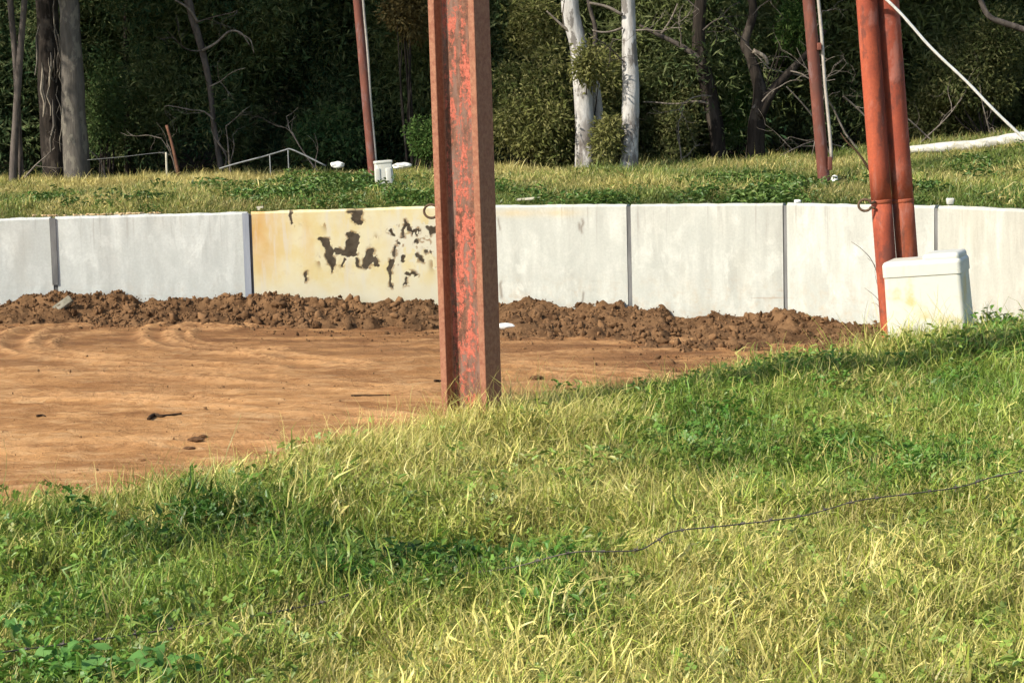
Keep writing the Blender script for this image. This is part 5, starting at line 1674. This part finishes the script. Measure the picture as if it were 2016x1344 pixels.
# bent metal rail at the wood edge
D = 38.6
rail = thing('bent_rail', 'bent grey metal rail frame at the wood edge left of the thin pole', 'rail', at(530, 335, D))
pts = [at(x, y, D) for x, y in ((432, 332), (470, 321), (520, 308), (560, 296), (572, 294), (600, 306), (642, 327))]
obj('rail', MB().tube(pts, 0.015, 8, 0, 1, 4).mesh('rail', M['galv'], True), rail)
for x, y0, y1 in ((531, 304, 345), (567, 295, 345)):
    obj('upright', MB().tube([at(x, y0, D), at(x + 2, y1, D)], 0.012, 8).mesh('upright', M['galv'], True), rail)
# stakes and fence wire
o = obj('stake', MB().tube([at(352, 345, 39.3), at(340, 290, 39.4), at(328, 247, 39.5)], [0.035, 0.03, 0.028], 7, 0.15, 8).mesh('stake', M['stake'], True))
tag(o, 'reddish brown stake leaning among the shadows', 'stake')
o = obj('stake', MB().tube([at(329, 350, 38.8), at(327, 300, 38.8)], [0.022, 0.02], 7, 0.1, 8).mesh('stake', M['old_wood'], True))
tag(o, 'short pale upright stake in front of the leaning brown stake', 'stake')
pts = [at(x, y, 39.0) for x, y in ((172, 315), (240, 309), (300, 302), (328, 300))]
o = obj('fence_wire', MB().tube(pts, 0.0045, 6).mesh('fence_wire', M['galv'], True))
tag(o, 'slack fence wire from the grey trunk to the pale stake', 'fence wire')

# bleached log at right
pts = [at(x, y, dpt) for x, y, dpt in ((1792, 295, 34.4), (1850, 291, 34.2), (1920, 286, 34.0), (1965, 279, 33.9), (2030, 272, 33.7), (2110, 266, 33.5))]
log = obj('fallen_log', MB().tube(pts, [0.06, 0.09, 0.09, 0.10, 0.13, 0.12], 12, 0.22, 4, 6, 9).mesh('fallen_log', M['log'], True))
tag(log, 'long bleached fallen log lying on the grass behind the white rope', 'log')

# thin dead stem leaning behind the twin pipes
o = obj('leaning_branch', MB().tube([at(1712, 335, 29.5), at(1690, 302, 29.6), at(1668, 280, 29.7), at(1655, 262, 29.8)], [0.02, 0.017, 0.013, 0.007], 6, 0.1, 8).mesh('leaning_branch', M['stick'], True))
tag(o, 'dark dead stem leaning up between the rusty pole and the orange pipes', 'dead stem')

# wispy dead weed in front of the wall left of the twin pipes
base = at(1742, 640, 13.5)
weed = thing('dead_weed', 'wispy grey dead weed against the wall, left of the twin orange pipes', 'dead weed', (base[0], base[1], bank_ground(base)))
for path, w in (([(1742, 670), (1734, 590), (1728, 545), (1716, 512), (1696, 490), (1676, 476)], 2.4), ([(1730, 560), (1722, 522), (1708, 508)], 1.6), ([(1736, 600), (1722, 582), (1702, 567)], 1.6),
                ([(1732, 575), (1724, 548), (1722, 530)], 1.2), ([(1738, 620), (1728, 600), (1716, 596)], 1.2)):
    pts = [at(x, y, 13.5) for x, y in path]
    obj('stem', MB().tube(pts, np.linspace(w, w * 0.4, len(pts)) * 13.5 / F_PX / 2, 5, 0, 1, 3).mesh('stem', M['dead'], True), weed)

# things on the dirt
lump('white_stone', 'white stone lying at the mound foot right of the red beam', 992, 642, 23.2, 0.11, 0.07, 0.035, 'white_rock', 11, 'stone')
lump('white_stone', 'pale crumpled scrap at the grass edge left of the white box', 1652, 702, 14.2, 0.055, 0.05, 0.03, 'white_rock', 13, 'scrap')
p_ = hit_wall(128, 598)
V, Fc = bevel_box(0.42, 0.08, 0.10, 0.015, 2)
o = obj('concrete_shard', MB().add(V @ rot3(rad(-30), rad(-34), rad(10)).T, Fc).mesh('concrete_shard', M['shard']), None, p_ + np.array((0, -0.42, -0.02)))
tag(o, 'grey concrete shard poking from the loose earth at left', 'shard')
def on_floor(x, y):
    p_ = hit_floor(x, y)
    p_[2] = float(floor_h(np.array([p_[0]]), np.array([p_[1]]))[0])
    return p_
def stick(label, pix, w, seed):
    pts = [on_floor(x, y) + np.array((0, 0, 0.012)) for x, y in pix]
    o = obj('stick', MB().tube(pts, np.linspace(w, w * 0.5, len(pts)), 7, 0.3, 18, 5, seed).mesh('stick', M['stick'], True))
    tag(o, label, 'stick', 'sticks lying on the dirt')
stick('crooked dark stick on the orange dirt, largest of the sticks', [(293, 829), (303, 821), (320, 823), (338, 818), (358, 817)], 0.018, 1)
stick('thin straight stick on the dirt left of the red beam', [(692, 784), (730, 785), (768, 782)], 0.010, 2)
stick('short dark stick on the dirt close to the beam\'s lower end', [(856, 752), (864, 750), (874, 751)], 0.014, 3)
stick('small dark stick far out on the dirt at the photo\'s edge', [(72, 817), (84, 816), (90, 818)], 0.010, 4)
for k, (x, y, sx_, lb) in enumerate(((1056, 745, 0.055, 'single dark clod on the dirt right of the red beam'), (385, 876, 0.05, 'dark crumbled clod on the near dirt, above the grass edge'),
                                   (372, 884, 0.035, 'small dark clod touching the crumbled clod on the near dirt'), (400, 868, 0.03, 'smallest dark clod behind the crumbled clod on the near dirt'),
                                   (24, 648, 0.04, 'dark clod at the mound foot by the photo\'s edge'), (862, 628, 0.10, 'black clod on the mound touching the red beam\'s outline'))):
    p_ = on_floor(x, y)
    o = lump('dirt_clod', lb, x, y, 10, sx_ * 1.25, sx_, sx_ * 0.45, 'clod_dark', 20 + k, 'dirt clod', 'dark clods on the dirt')
    if k == 5:
        p_ = at(x, y, 24.9)
    o.location = p_ + np.array((0, 0, sx_ * 0.15))

# ------------------------------------------------------------------ barbed wire across the near grass
wpx = [(-60, 1296, 4.95), (0, 1284, 5.0), (120, 1268, 5.10), (300, 1243, 5.25), (480, 1215, 5.45), (640, 1184, 5.65), (760, 1150, 5.85), (880, 1132, 6.0), (1000, 1118, 6.1), (1120, 1088, 6.2), (1200, 1085, 6.22), (1258, 1082, 6.26),
       (1290, 1066, 6.32), (1330, 1045, 6.4), (1450, 1032, 6.5), (1580, 1015, 6.62), (1690, 985, 6.75), (1790, 972, 6.85), (1890, 958, 6.95), (1950, 940, 7.05), (2016, 926, 7.15), (2100, 908, 7.3)]
P_ = np.array([at(x, y, dd * (1 + 0.10 * float(sstep(1130, 800, x)) + 0.02)) for x, y, dd in wpx])
wire = thing('barbed_wire', 'slack dark barbed wire strung low across the near grass', 'barbed wire', (P_[10][0], P_[10][1], float(bank_z(P_[10][0], P_[10][1]))))
strand = obj('strand', MB().tube(P_, 0.0022, 6, 0, 1, 10).mesh('strand', M['wire'], True), wire)
cum = np.r_[0, np.cumsum(np.linalg.norm(np.diff(P_, axis=0), axis=1))]
barb = MB()
rng = np.random.default_rng(3)
first = None
for s_ in np.arange(0.05, cum[-1], 0.115):
    c_ = np.array([np.interp(s_, cum, P_[:, m_]) for m_ in range(3)])
    mbb = MB()
    for q_ in range(2):
        dd = rng.normal(0, 1, 3); dd /= np.linalg.norm(dd)
        mbb.tube([c_ - dd * 0.014, c_ + dd * 0.014], [0.0014, 0.0014], 5, 0, 1, 1)
    mbb.tube([c_ + np.array((-0.006, 0, 0)), c_ + np.array((0.006, 0.0, 0.002))], [0.0046, 0.0046], 6, 0, 1, 1)
    obj('barb', mbb.mesh('barb', M['wire']), strand)
